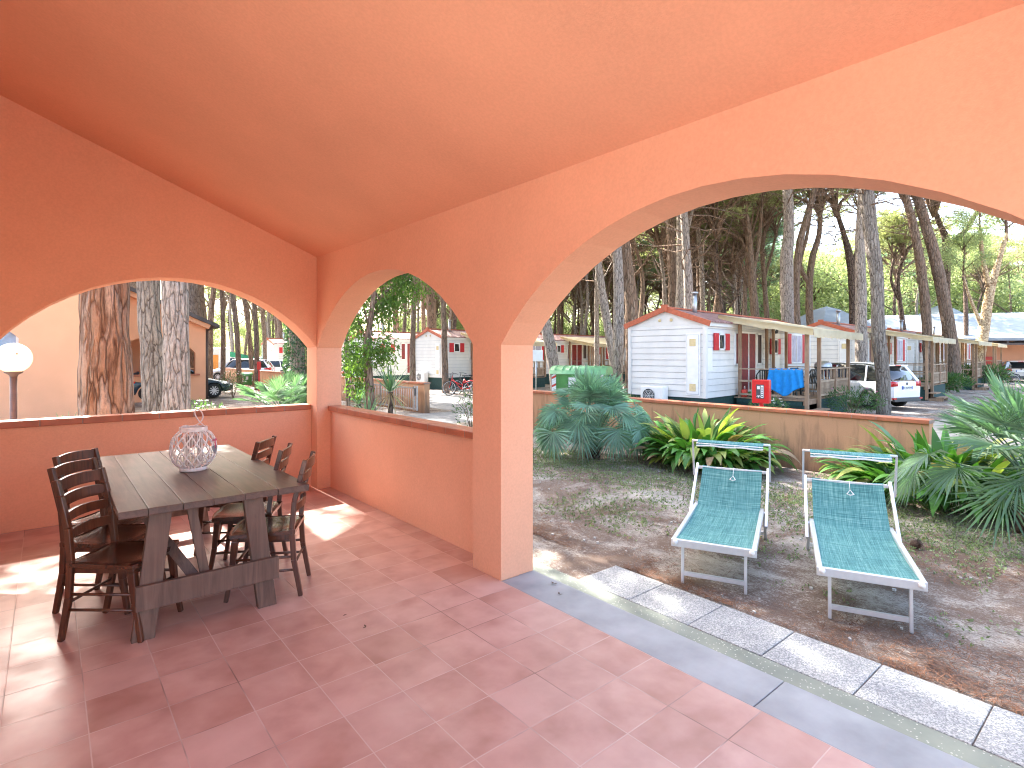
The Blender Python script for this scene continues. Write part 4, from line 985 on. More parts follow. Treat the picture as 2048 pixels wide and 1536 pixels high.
def wood_pine(p, i, d, l):
    t = empty('pine_tree', (p[0], p[1], GZ), rs.uniform(0, 6.28), 'one of the many slim pines crowding the wood behind the homes', 'pine tree', 'pines of the wood behind the homes', rs.uniform(.95, 1.35))
    t.rotation_euler.x = rs.gauss(0, .04); t.rotation_euler.y = rs.gauss(0, .04)
    inst('trunk', TV[i % 5], t)
    hd = HEADS[i % 5] if rs.random() < .75 or l < .3 else HEADS_P[i % 2]
    inst('limbs', hd[0], t, (0, 0, 8.5)); inst('crown', hd[1], t, (0, 0, 8.5))
scatter(90, 34, 75, -.05, .42, 2.3, wood_pine)
scatter(30, 60, 110, -.1, .45, 2.6, wood_pine)
scatter(46, 38, 100, -.56, -.02, 3.0, wood_pine)
scatter(44, 42, 110, .40, .93, 3.6, wood_pine)
def far_leafy(p, i, d, l):
    t = empty('broadleaf_tree', (p[0], p[1], GZ), rs.uniform(0, 6.28), 'pale green leafy tree glowing in the sun deep in the wood', 'tree', 'sunlit leafy trees deep in the wood', rs.uniform(1.2, 2.0) + (.5 if l > .5 else 0))
    hd = BL[i % 3]; inst('limbs', hd[0], t, (0, 0, .4)); inst('foliage', hd[1], t, (0, 0, .4))
scatter(70, 50, 115, .22, .95, 2.4, far_leafy)
scatter(52, 55, 120, -.74, .25, 2.6, far_leafy)

# young tree with bright leaves in the middle arch
rs2 = random.Random(5); d = 13.2
base = P(741, 700, d, z=GZ)
t = empty('young_tree', base, 0, 'young tree with bright green leaves filling the narrow arch', 'tree')
mb = MB(); tp, tr_ = spline([P(744, 835, d), P(738, 760, d), P(734, 700, d), P(738, 660, d), P(746, 600, d), P(752, 540, d), P(760, 470, d)], [.115, .10, .09, .075, .055, .04, .02], 5)
mb.tube([base + Vector((0, 0, -.1)) - base] + [p - base for p in tp], [.13] + tr_, 14, disp=disp_bark(.1, 6)); br = []
for (a, b) in [((736, 690), (700, 620)), ((738, 660), (712, 560)), ((742, 640), (790, 590)), ((746, 610), (815, 560)), ((748, 600), (720, 520)), ((750, 560), (800, 500)), ((735, 720), (705, 690)), ((736, 720), (765, 690)), ((752, 540), (840, 570)), ((748, 580), (770, 640)), ((750, 550), (830, 500))]:
    dd = rs2.uniform(-.9, .9); A = P(a[0], a[1], d); B = P(b[0], b[1], d + dd); mid = A.lerp(B, .5) + Vector((0, 0, .12))
    mb.tube([A - base, mid - base, B - base], [.035, .022, .008], 6); br += [(mid, .40), (B, .45), (mid.lerp(B, .5), .42)]
mb.obj('trunk', 'bark_mid', t)
mb = MB()
for k in range(6200):
    c, r = rs2.choice(br); v = rvec(rs2); p = c + v * r * (rs2.random() ** .6) * Vector((1, 1, 1)).length / 1.732 + Vector((0, 0, -rs2.random() * .25))
    dd = (rvec(rs2) * .8 + Vector((0, 0, -.8))).normalized(); mb.blade(p - base, p + dd * rs2.uniform(.07, .115) - base, .042, rvec(rs2), fold=.006)
for (u, v, n_) in ((712, 735, 520), (718, 770, 260), (772, 700, 160), (775, 720, 90)):
    c = P(u, v, d)
    for k in range(n_):
        p = c + rvec(rs2) * .36 * rs2.random() ** .5; dd = (rvec(rs2) + Vector((0, 0, -.8))).normalized(); mb.blade(p - base, p + dd * .1 - base, .042, rvec(rs2), fold=.006)
mb.obj('foliage', 'leaf_bright', t)
# ================================================================== PLANTS
def fan_leaf(mb, hub, ax, up, rad, rs, n=32, spread=215, w=.30, droop=.12):
    """fan palm leaf: pleated segments radiating from hub; ax = petiole direction, up = leaf normal"""
    ax = ax.normalized(); up = (up - ax * up.dot(ax)).normalized(); sd = ax.cross(up)
    for k in range(n):
        a = R(-spread / 2 + spread * k / (n - 1)); d = ax * math.cos(a) + sd * math.sin(a)
        L = rad * (1 - .18 * abs(a) / 1.8) * rs.uniform(.92, 1.05)
        m = hub + d * L * .55 + up * .015; tip = hub + d * L - Vector((0, 0, droop * L * rs.uniform(.3, 1.3))) + up * .02
        x = d.cross(up).normalized(); wm = 2 * math.sin(R(spread / (n - 1) / 2)) * L * .55 * w
        fo = up * .012 * (1 if k % 2 else -1)
        mb.add([hub, m + x * wm + fo, m - x * wm - fo, tip], [(0, 1, 2), (2, 1, 3)])
def fan_palm(label, x, y, h, leaves, rad, seed, spreadR, trunk_h=.35, mat='palm_leaf', tr=.13, upright=.5, name='fan_palm', sink=35, low=-5, bw=.26):
    rs = random.Random(seed); t = empty(name, (x, y, GZ), 0, label, 'palm')
    mb = MB()
    mb.tube([(0, 0, -.1), (0, 0, trunk_h * .5), (.02, 0, trunk_h)], [tr, tr * 1.1, tr * .7], 12, disp=disp_bark(.25, 8))
    for k in range(60):
        a = rs.uniform(0, 6.28); z = rs.uniform(.02, trunk_h); p = Vector((math.cos(a) * tr * .9, math.sin(a) * tr * .9, z))
        mb.blade(p, p + Vector((math.cos(a), math.sin(a), 1.4)) * .10, .04, Vector((math.cos(a), math.sin(a), 0)))
    mb.obj('trunk', 'bark_dark', t)
    mb = MB(); st = MB()
    for k in range(leaves):
        a = 2.4 * k + rs.uniform(-.3, .3); el = R(rs.uniform(low, 80) if rs.random() > upright else rs.uniform(35, 88))
        L = rs.uniform(.75, 1.0); out = spreadR * L * math.cos(el); up_ = (h - trunk_h - rad * .35) * L * math.sin(el)
        b = Vector((0, 0, trunk_h * rs.uniform(.6, 1))); e = b + Vector((math.cos(a) * out, math.sin(a) * out, up_))
        e2_ = el - R(sink) * (1 - max(0, min(1, (math.degrees(el) - 30) / 45)))
        if e2_ < 0: e.z = max(e.z, rad * .95 * math.sin(-e2_) + rs.uniform(.04, .18))
        m = b.lerp(e, .5) + Vector((0, 0, .10)); st.tube([b, m, e], [.011, .009, .006], 5, cap=False)
        d = (e - m).normalized(); el2 = el - R(sink) * (1 - max(0, min(1, (math.degrees(el) - 30) / 45))); nrm = Vector((-math.cos(a) * math.sin(el2), -math.sin(a) * math.sin(el2), math.cos(el2))) + rvec(rs) * .35
        if el2 < 0: nrm = Vector((math.cos(a) * math.sin(-el2), math.sin(a) * math.sin(-el2), math.cos(el2))) + rvec(rs) * .3
        fan_leaf(mb, e, Vector((math.cos(a) * math.cos(el2), math.sin(a) * math.cos(el2), math.sin(el2))), nrm, rad * rs.uniform(.8, 1.1), rs, w=bw)
    st.obj('leaf_stalks', mat, t); mb.obj('fronds', mat, t); return t
fan_palm('big blue green fan palm against the garden wall in front of the green container', 7.75, 6.95, 1.62, 62, .50, 3, 1.05, .2, upright=.2, sink=105, low=5, mat='palm_blue', bw=.40)
fan_palm('large spiky fan palm at the right edge, closest to the camera', 8.1, .95, 1.70, 44, .60, 8, 1.15, .42, tr=.17, upright=.5, sink=70, low=5)
fan_palm('fan palm in front of the ivy covered trunk beyond the veranda corner', *P(570, 0, 13.2, z=0).xy, 1.5, 44, .46, 12, 1.05, .3, upright=.4)
def strap(mb, base, d, L, w, bend, rs, seg=5, mi=0, twist=0):
    d = d.normalized(); x = d.cross(Vector((0, 0, 1)));
    if x.length < .05: x = Vector((1, 0, 0))
    x = (x.normalized() + rvec(rs) * twist).normalized(); pts = []; p = base.copy(); dd = d.copy()
    for k in range(seg + 1):
        t = k / seg; ww = w * (math.sin(math.pi * min(1, .12 + t * .88) ** .8)) * .5 if k < seg else .002
        if k == 0: ww = w * .12
        pts.append((p + x * ww, p - x * ww)); dd = (dd + Vector((0, 0, -bend / seg))).normalized(); p = p + dd * L / seg
    vs = [q for pr in pts for q in pr]
    mb.add(vs, [(2 * i, 2 * i + 1, 2 * i + 3, 2 * i + 2) for i in range(seg)], mi, True)
def aspidistra(label, x, y, rx, ry, h, n, seed, yellow=.35):
    rs = random.Random(seed); t = empty('broad_leaved_plant', (x, y, GZ), 0, label, 'plant'); mb = MB()
    for k in range(n):
        a = rs.uniform(0, 6.28); r = rs.random() ** .6; b = Vector((math.cos(a) * rx * r * .75, math.sin(a) * ry * r * .75, 0))
        tilt = .15 + .9 * r; d = Vector((math.cos(a) * tilt, math.sin(a) * tilt, 1)) + rvec(rs) * .25
        L = h * rs.uniform(.6, 1.15) * (1.05 - .15 * r); q = rs.random(); mi = 1 if q < yellow * (1.1 - .4 * r) else (2 if q > .95 - .04 * r else 0)
        fr = rs.uniform(.30, .58); stem = b + d.normalized() * L * fr; mb.tube([b, stem], [.006, .006], 4, cap=False, mi=0)
        strap(mb, stem, d, L * .54, rs.uniform(.115, .155), rs.uniform(.5, 1.6) + r * .6, rs, 6, mi, .35)
    mb.obj('leaves', ['aspid_green', 'aspid_yellow', 'aspid_dry'], t); return t
aspidistra('broad leaved clump with yellow green tips behind the left sun lounger', 8.7, 5.3, .68, 1.0, 1.0, 560, 4, .34)
aspidistra('dark broad leaved clump behind the spiky palm on the right', 8.9, 1.9, .7, 1.25, 1.0, 520, 6, .22)
def yucca(label, p, s, seed, n=46, stem=.0, pale=0):
    rs = random.Random(seed); t = empty('yucca', (p.x, p.y, GZ), 0, label, 'plant')
    if stem:
        mb = MB(); mb.tube([(0, 0, -.1), (.02, 0, stem)], [.07, .06], 10, disp=disp_bark(.2, 8)); mb.obj('stem', 'bark_dark', t)
    mb = MB()
    for k in range(n):
        a = rs.uniform(0, 6.28); el = R(rs.uniform(-35, 85)); d = Vector((math.cos(a) * math.cos(el), math.sin(a) * math.cos(el), math.sin(el)))
        strap(mb, Vector((0, 0, stem)) + d * .03, d, s * rs.uniform(.8, 1.1), .030 * s / .6, .2, rs, 4, 0 if el > -.1 else rs.randint(0, 1))
    mb.obj('leaves', ['palm_leaf', 'aspid_dry'], t)
yucca('small spiky yucca just above the low wall near the lamp post', P(130, 0, 9.3, z=0), .55, 3, stem=.42)
yucca('yucca with a bright upright tuft in front of the sliding gate', P(780, 0, 14.5, z=0), .85, 5, 60, stem=.95)
yucca('dark yucca at the foot of the young leafy tree', P(735, 0, 12.4, z=0), .7, 6, 50, stem=.45)
yucca('pale yucca at the left side of the narrow arch', P(716, 0, 14.8, z=0), .8, 9, 60, stem=.6)
def bush(label, p, r, h, seed, n=900, fl=None, nf=14, leaf=.10, mat='oleander', cat='shrub', name='oleander_bush', z=GZ):
    rs = random.Random(seed); t = empty(name, (p.x, p.y, z), 0, label, cat); mb = MB(); st = MB()
    for k in range(9):
        a = rs.uniform(0, 6.28); st.tube([(0, 0, -.05), (math.cos(a) * r * .4, math.sin(a) * r * .4, h * .5), (math.cos(a) * r * .8, math.sin(a) * r * .8, h * rs.uniform(.6, .95))], [.012, .009, .004], 5, cap=False)
    st.obj('stems', 'bark_mid', t)
    for k in range(n):
        v = rvec(rs) * rs.random() ** .4; q = Vector((v.x * r, v.y * r, h * .55 + v.z * h * .45)) * 1.0
        d = (v + Vector((0, 0, .5)) + rvec(rs) * .6).normalized(); mb.blade(q, q + d * leaf * rs.uniform(.8, 1.3), leaf * .22, rvec(rs))
    mb.obj('foliage', mat, t)
    if fl:
        mb = MB()
        for k in range(nf):
            v = rvec(rs); v.z = abs(v.z); q = Vector((v.x * r, v.y * r, h * .55 + v.z * h * .48))
            for j in range(5):
                a = j * 1.2566; d = Vector((math.cos(a), math.sin(a), .5)); mb.blade(q, q + d * .045, .04, rvec(rs) * .3 + Vector((0, 0, 1)))
        mb.obj('blossoms', fl, t)
bush('white flowering oleander at the corner of the neighbour house', P(402, 0, 11.5, z=0), .55, .95, 2, 900, 'flower_white', 34)
bush('oleander bush with white blooms beside the far low wall', P(466, 0, 25, z=0), .55, 1.2, 3, 700, 'flower_white', 20)
bush('small oleander with pink blooms right of the ivy trunk', P(608, 0, 15.5, z=0), .45, 1.55, 4, 600, 'flower_pink', 14)
bush('white oleander twigs at the right edge of the narrow arch', P(944, 0, 14.0, z=0), .50, 1.1, 5, 420, 'flower_white', 20)
bush('oleander bush below the blue towel beside the red cabinet', P(1536, 0, 15.4, z=0), .55, .75, 6, 800, 'flower_white', 14)
bush('oleander bush with pink blooms left of the white hatchback wheel', P(1704, 0, 17.3, z=0), .85, .92, 7, 1500, 'flower_pink', 12)
bush('grassy green shrub at the foot of the big leaning pine', P(1893, 0, 29, z=0), 1.1, .9, 8, 1400, None, leaf=.22)
bush('flowering shrub before the last timber deck', P(1938, 0, 34, z=0), 1.1, 1.3, 9, 1000, 'flower_white', 20, leaf=.2)
bush('green shrub in front of the restaurant door', P(1984, 0, 33, z=0), .9, 1.3, 10, 900, None, leaf=.2)
bush('low green bush by the leaning trunk beside the nearest home', P(1250, 0, 17.5, z=0), .5, .7, 11, 500, None)
# weeds, needles, stones as stuff
mb = MB(); rs = random.Random(10)
def wc(x, y): return noise.noise((x * .55, y * .55, 7)) + .5 * noise.noise((x * 1.6, y * 1.6, 2))
k = 0
while k < 20000:
    x, y = rs.uniform(4.6, 9.55), rs.uniform(-.5, 11.5)
    if wc(x, y) + .9 * math.exp(-((x - 7.2) / 1.3) ** 2) * (1 if y > 1 else .4) + rs.uniform(-.35, .35) < .42: continue
    k += 1; c = Vector((x, y, GZ + .02)); s_ = rs.uniform(.014, .034)
    for j in range(rs.randint(2, 4)):
        d = (rvec(rs) + Vector((0, 0, .7))).normalized(); mb.blade(c + rvec(rs) * .015, c + d * s_, s_ * .55, rvec(rs))
tag(mb.obj('ground_cover', 'weed'), kind='stuff')
mb = MB(); k = 0
while k < 30000:
    x = 3.99 + (rs.random() ** 1.5) * 5.4; y = rs.uniform(-3.5, 9)
    if wc(x * 1.3 + 9, y * 1.3) + .4 * noise.noise((x * 5, y * 5, 0)) - .06 * (x - 4) + rs.uniform(-.3, .3) < -.02: continue
    k += 1; a = rs.uniform(0, 6.28); L = rs.uniform(.02, .05); p = Vector((x, y, GZ + rs.uniform(.010, .03)))
    d = Vector((math.cos(a), math.sin(a), rs.uniform(-.15, .15))); mb.blade(p - d * L, p + d * L, .0055, Vector((0, 0, 1)))
tag(mb.obj('pine_needles', 'dead_needle'), kind='stuff')
mb = MB()
for k in range(260):
    x, y = 4 + rs.random() ** 1.4 * 5, rs.uniform(-1, 8); r = rs.uniform(.004, .016)
    c = Vector((x, y, GZ + .012)); vs = [c + Vector((math.cos(a) * r * rs.uniform(.7, 1.3), math.sin(a) * r, zz * r)) for zz in (-.5, .6) for a in (0, 1.2, 2.5, 3.9, 5.2)]
    mb.add(vs, [(0, 1, 2, 3, 4)[::-1], (5, 6, 7, 8, 9)] + [(i, (i + 1) % 5, 5 + (i + 1) % 5, 5 + i) for i in range(5)])
tag(mb.obj('pebbles', 'stone'), kind='stuff')
# dead leaves on the veranda
for i, (u, v) in enumerate([(1108, 1169), (1118, 1191), (685, 1234), (732, 1257)]):
    d = F * H / (v - 709); p = P(u, 0, d, z=.006); mb = MB(); r2 = random.Random(i)
    for j in range(4 if i < 1 else 2):
        a = r2.uniform(0, 6.28); mb.blade((0, 0, .002), (math.cos(a) * .028, math.sin(a) * .028, .008), .014, (0, 0, 1))
    l = ['dry curled leaf on the grey threshold beside the pier', 'tiny dark leaf scrap on the grey threshold', 'small brown leaf scrap on the tiles in the middle of the floor', 'tiniest dark scrap on the tiles, right of the brown leaf scrap'][i]
    tag(mb.obj('dry_leaf', 'cone_brown', loc=p), l, 'leaf')
# pine cone
p = P(1831, 0, 1.93 * F / (1098 - 709), z=GZ + .045); t = None
mb = MB(); r2 = random.Random(2)
mb.tube([(0, 0, -.045), (0, 0, -.02), (0, 0, .02), (0, 0, .05)], [.02, .042, .04, .01], 12)
for k in range(90):
    z = -.04 + .09 * k / 90; a = k * 2.4; r = .045 * math.sqrt(max(.05, 1 - (z / .055) ** 2)); q = Vector((math.cos(a) * r * .6, math.sin(a) * r * .6, z))
    mb.blade(q, q + Vector((math.cos(a), math.sin(a), .35)) * .026, .024, (0, 0, 1))
tag(mb.obj('pine_cone', 'cone_brown', loc=p, rot=(1.1, .3, 0)), 'brown pine cone on the bare soil beside the right sun lounger', 'pine cone')

# ================================================================== TABLE + LANTERN
T = empty('dining_table', (.825, 4.82, 0), 0, 'dark rustic plank table with trestle legs on the veranda', 'table')
hx, hy, tz = .525, 1.08, .78
mb = MB(); rs = random.Random(3); ws = [.14, .175, .16, .175, .20, .20]; ws = [w * 1.05 / sum(ws) for w in ws]; x = -hx
for w in ws:
    e = rs.uniform(-.004, .004); mb.box(x + .0012, x + w - .0012, -hy + e, hy + e, tz - .042 + rs.uniform(-.001, .001), tz + rs.uniform(-.001, .001)); x += w
mb.obj('tabletop', 'table_wood', T, bevel=.003)
for sy in (-1, 1):
    y = sy * (hy - .11)
    for sx in (-1, 1):
        xb, xt = (-.40, -.31) if sx < 0 else (.285, .195)
        mb = MB(); w = .115
        mb.prism([(xb - w / 2, 0), (xb + w / 2, 0), (xt + w / 2, tz - .044), (xt - w / 2, tz - .044)], (0, y - .025, 0), (1, 0, 0), (0, 0, 1), (0, 1, 0), .05)
        mb.obj('leg', 'leg_wood', T, bevel=.003)
    mb = MB(); mb.box(-.445, .35, y - sy * -.026 - (.045 if sy < 0 else 0) + (0 if sy < 0 else 0) - (0.0), 0, .19, .33) if False else None
    yo = y + sy * .0275; mb.box(-.44, .345, min(yo, yo + sy * .035), max(yo, yo + sy * .035), .185, .325)
    mb.obj('crossboard', 'leg_wood', T, bevel=.003)
    mb = MB(); yi = y - sy * .03
    mb.beam((-.06, yi, .22), (-.15, yi, tz - .045), .05, .04, up=(0, 1, 0)); mb.beam((-.09, yi - sy * .02, .22), (-.34, yi - sy * .3, .62), .06, .035, up=(0, 1, 0))
    mb.obj('brace', 'leg_wood', T)
L_ = empty('lantern', (.847, 4.76, .7815), .4, 'white wicker lantern with rope handle and heart tag on the table', 'lantern')
mb = MB(); mb.lathe([(0, 0), (.088, 0), (.092, .004), (.092, .03), (.082, .033), (0, .033)], 32)
mb.obj('base', 'wicker_white', L_)
def bulge(t): return .088 + .066 * math.sin(math.pi * t) ** .62 if 0 < t < 1 else .088
mb = MB(); n = 14; z0, z1 = .03, .295
for sgn in (-1, 1):
    for k in range(n):
        pts = []
        for j in range(15):
            t_ = j / 14; a = 6.2832 * k / n + sgn * 1.15 * (t_ - .5); r = bulge(t_) + (.0015 if sgn > 0 else -.0015); pts.append((r * math.cos(a), r * math.sin(a), z0 + (z1 - z0) * t_))
        mb.tube(pts, .0056, 5)
for k in range(22):
    a = 6.2832 * k / 22; mb.tube([(.062 * math.cos(a), .062 * math.sin(a), z0), (.062 * math.cos(a), .062 * math.sin(a), z1)], .0030, 5)
for z, r in ((.297, .09), (.305, .091), (.313, .091), (.321, .090)): mb.tube([(r * math.cos(i * .2618), r * math.sin(i * .2618), z) for i in range(24)], .0052, 6, closed=True)
mb.obj('wicker_cage', 'wicker_white', L_)
mb = MB(); mb.lathe([(.055, .034), (.055, .25), (.052, .25), (.052, .036)], 24); mb.obj('glass_cylinder', 'clear_glass', L_)
mb = MB(); hp = [(-.09, .0, .27), (-.097, 0, .30), (-.09, 0, .335), (-.06, 0, .34), (-.02, .01, .33), (.03, .01, .335), (.065, 0, .365), (.075, 0, .40), (.06, 0, .435), (.03, 0, .45), (.01, 0, .435), (.02, 0, .40), (.045, .0, .36), (.06, -.02, .335), (.088, -.01, .31)]
sp_, _ = spline(hp, [1] * len(hp), 5); mb.tube(sp_, .0048, 8); mb.obj('rope_handle', 'rope', L_)
mb = MB(); hpts = []
for i in range(24):
    a = 2 * math.pi * i / 24; hpts.append((.0022 * 16 * math.sin(a) ** 3 * .9, .0022 * (13 * math.cos(a) - 5 * math.cos(2 * a) - 2 * math.cos(3 * a) - math.cos(4 * a))))
hd = (math.cos(-.75 - .4), math.sin(-.75 - .4)); c = Vector((hd[0] * .163, hd[1] * .163, .16))
mb.prism(hpts, c, Vector((-hd[1], hd[0], 0)), (0, 0, 1), Vector((hd[0], hd[1], 0)), .005); mb.obj('heart_tag', 'slate_grey', L_)
mb = MB(); mb.tube([c + Vector((hd[0] * .008, hd[1] * .008, .005)), c + Vector((hd[0] * .006, hd[1] * .006, .07))], .004, 6)
for s_ in (-1, 1): mb.tube([c + Vector((hd[0] * .004, hd[1] * .004, .065)), c + Vector((-hd[1] * .02 * s_, hd[0] * .02 * s_, .078)), c + Vector((-hd[1] * .024 * s_, hd[0] * .024 * s_, .062)), c + Vector((hd[0] * .004, hd[1] * .004, .065))], .0035, 6)
mb.obj('ribbon', 'pink_ribbon', L_)

# ================================================================== CHAIRS (local +x = facing direction, back at x=0)
def chair():
    t = empty('dining_chair'); wB, wF, dp, sh = .355, .43, .39, .455
    for s in (-1, 1):   # rear posts: curved, lean back
        mb = MB(); y = s * wB / 2; pr = [(-.045, 0), (.0, .25), (.012, .46), (-.005, .65), (-.05, .83), (-.075, .925)]
        for i in range(len(pr) - 1):
            a, b = pr[i], pr[i + 1]; wa = .034 if i else .028; mb.beam((a[0], y, a[1]), (b[0], y, b[1]), .030, wa, up=(1, 0, 0), w2=.03, h2=.034)
        mb.obj('leg', 'chair_wood', t, bevel=.004)
    for s in (-1, 1):   # front legs, slightly splayed with a swell at the knee
        mb = MB(); y = s * (wF / 2 - .03); pr = [(dp + .035, 0, y + s * .008), (dp - .002, .22, y), (dp - .02, .40, y), (dp - .025, sh - .025, y)]
        hs = [.026, .033, .042, .044]
        for i in range(3): mb.beam((pr[i][0], pr[i][2], pr[i][1]), (pr[i + 1][0], pr[i + 1][2], pr[i + 1][1]), hs[i], hs[i], up=(1, 0, 0), w2=hs[i + 1], h2=hs[i + 1])
        mb.obj('leg', 'chair_wood', t, bevel=.004)
    # scooped solid seat
    mb = MB(); nx, ny = 12, 12
    def sx(i): return -.01 + (dp + .045) * i / nx
    for top in (1, 0):
        for i in range(nx + 1):
            hw = (wB / 2 + .012) + (wF / 2 - wB / 2) * (i / nx) ** .8
            for j in range(ny + 1):
                v = -1 + 2 * j / ny; x = sx(i); xx = x - (.03 * v * v if i == nx else .03 * v * v * (i / nx) ** 3)
                r = math.hypot((i / nx - .52) * 1.9, v * .95); z = sh - (.016 * max(0, 1 - r * r) if top else .028 + 0)
                if top and (i in (0, nx) or j in (0, ny)): z -= .004
                mb.v.append((xx, v * hw, z))
    m_ = (nx + 1) * (ny + 1)
    for i in range(nx):
        for j in range(ny):
            a = i * (ny + 1) + j
            mb.f.append((a, a + ny + 1, a + ny + 2, a + 1)); mb.m.append(0); mb.sm.append(True)
            mb.f.append((m_ + a, m_ + a + 1, m_ + a + ny + 2, m_ + a + ny + 1)); mb.m.append(0); mb.sm.append(False)
    def sk(a, b): mb.f.append((a, b, b + m_, a + m_)); mb.m.append(0); mb.sm.append(False)
    for i in range(nx): sk(i * (ny + 1), (i + 1) * (ny + 1)); sk((i + 1) * (ny + 1) + ny, i * (ny + 1) + ny)
    for j in range(ny): sk(j + 1, j); sk(nx * (ny + 1) + j, nx * (ny + 1) + j + 1)
    mb.obj('seat', 'seat_wood', t)
    # curved ladder slats
    for z, hgt in ((.60, .05), (.705, .05), (.80, .052), (.885, .062)):
        mb = MB(); n = 8; x0 = -.005 if z < .65 else (-.02 if z < .75 else (-.045 if z < .85 else -.068))
        for side in (0, 1):
            for i in range(n + 1):
                v = -1 + 2 * i / n; xx = x0 - .030 * (1 - v * v) + (.008 if side else -.008); ar = .012 * (1 - v * v)
                mb.v += [(xx, v * wB / 2 * .96, z - hgt / 2 + ar * .5), (xx - .004, v * wB / 2 * .96, z + hgt / 2 + ar)]
        k = 2 * (n + 1)
        for i in range(n):
            a = 2 * i
            for f in ((a, a + 1, a + 3, a + 2), (k + a, k + a + 2, k + a + 3, k + a + 1), (a, a + 2, k + a + 2, k + a), (a + 1, k + a + 1, k + a + 3, a + 3)): mb.f.append(f); mb.m.append(0); mb.sm.append(False)
        mb.obj('back_slat', 'chair_wood', t)
    mb = MB()
    for z in (.16, .25):
        for s in (-1, 1): mb.tube([(-.01, s * wB / 2, z + .02), (dp, s * (wF / 2 - .03), z + .02)], .009, 8)
    mb.tube([(dp - .01, -(wF / 2 - .03), .23), (dp - .01, wF / 2 - .03, .23)], .010, 8); mb.tube([(-.005, -wB / 2, .22), (-.005, wB / 2, .22)], .009, 8)
    mb.box(.02, dp - .01, -wB / 2 + .01, -wB / 2 + .03, sh - .07, sh - .029); mb.box(.02, dp - .01, wB / 2 - .03, wB / 2 - .01, sh - .07, sh - .029); mb.box(dp - .03, dp - .01, -wF / 2 + .05, wF / 2 - .05, sh - .07, sh - .029)
    mb.obj('stretchers', 'chair_wood', t)
    return t
ch0 = chair()
def place_chair(a, b, label, first=False, fwd=1):
    """a,b: floor points under the two back posts (a nearer the camera)"""
    a, b = Vector((*a, 0)), Vector((*b, 0)); m = a.lerp(b, .5); d = (b - a).normalized(); f = Vector((d.y, -d.x, 0)) * fwd
    c = ch0 if first else copy_tree(ch0); c.location = m; c.rotation_euler = (0, 0, math.atan2(f.y, f.x))
    tag(c, label, 'chair', 'ladder back chairs around the table')
place_chair((.09, 4.09), (.33, 4.38), 'nearest ladder back chair, at the left side of the table by its near end', True)
place_chair((.07, 4.56), (.31, 4.85), 'middle ladder back chair of the three on the left side of the table')
place_chair((.10, 5.06), (.34, 5.33), 'farthest ladder back chair on the left side, toward the low wall')
place_chair((1.29, 3.87), (1.47, 4.20), 'ladder back chair on the right side of the table by its near end', fwd=-1)
place_chair((1.29, 4.38), (1.47, 4.71), 'middle ladder back chair of the three on the right side of the table', fwd=-1)
place_chair((1.28, 4.93), (1.50, 5.22), 'farthest ladder back chair on the right side, nearest the corner column', fwd=-1)

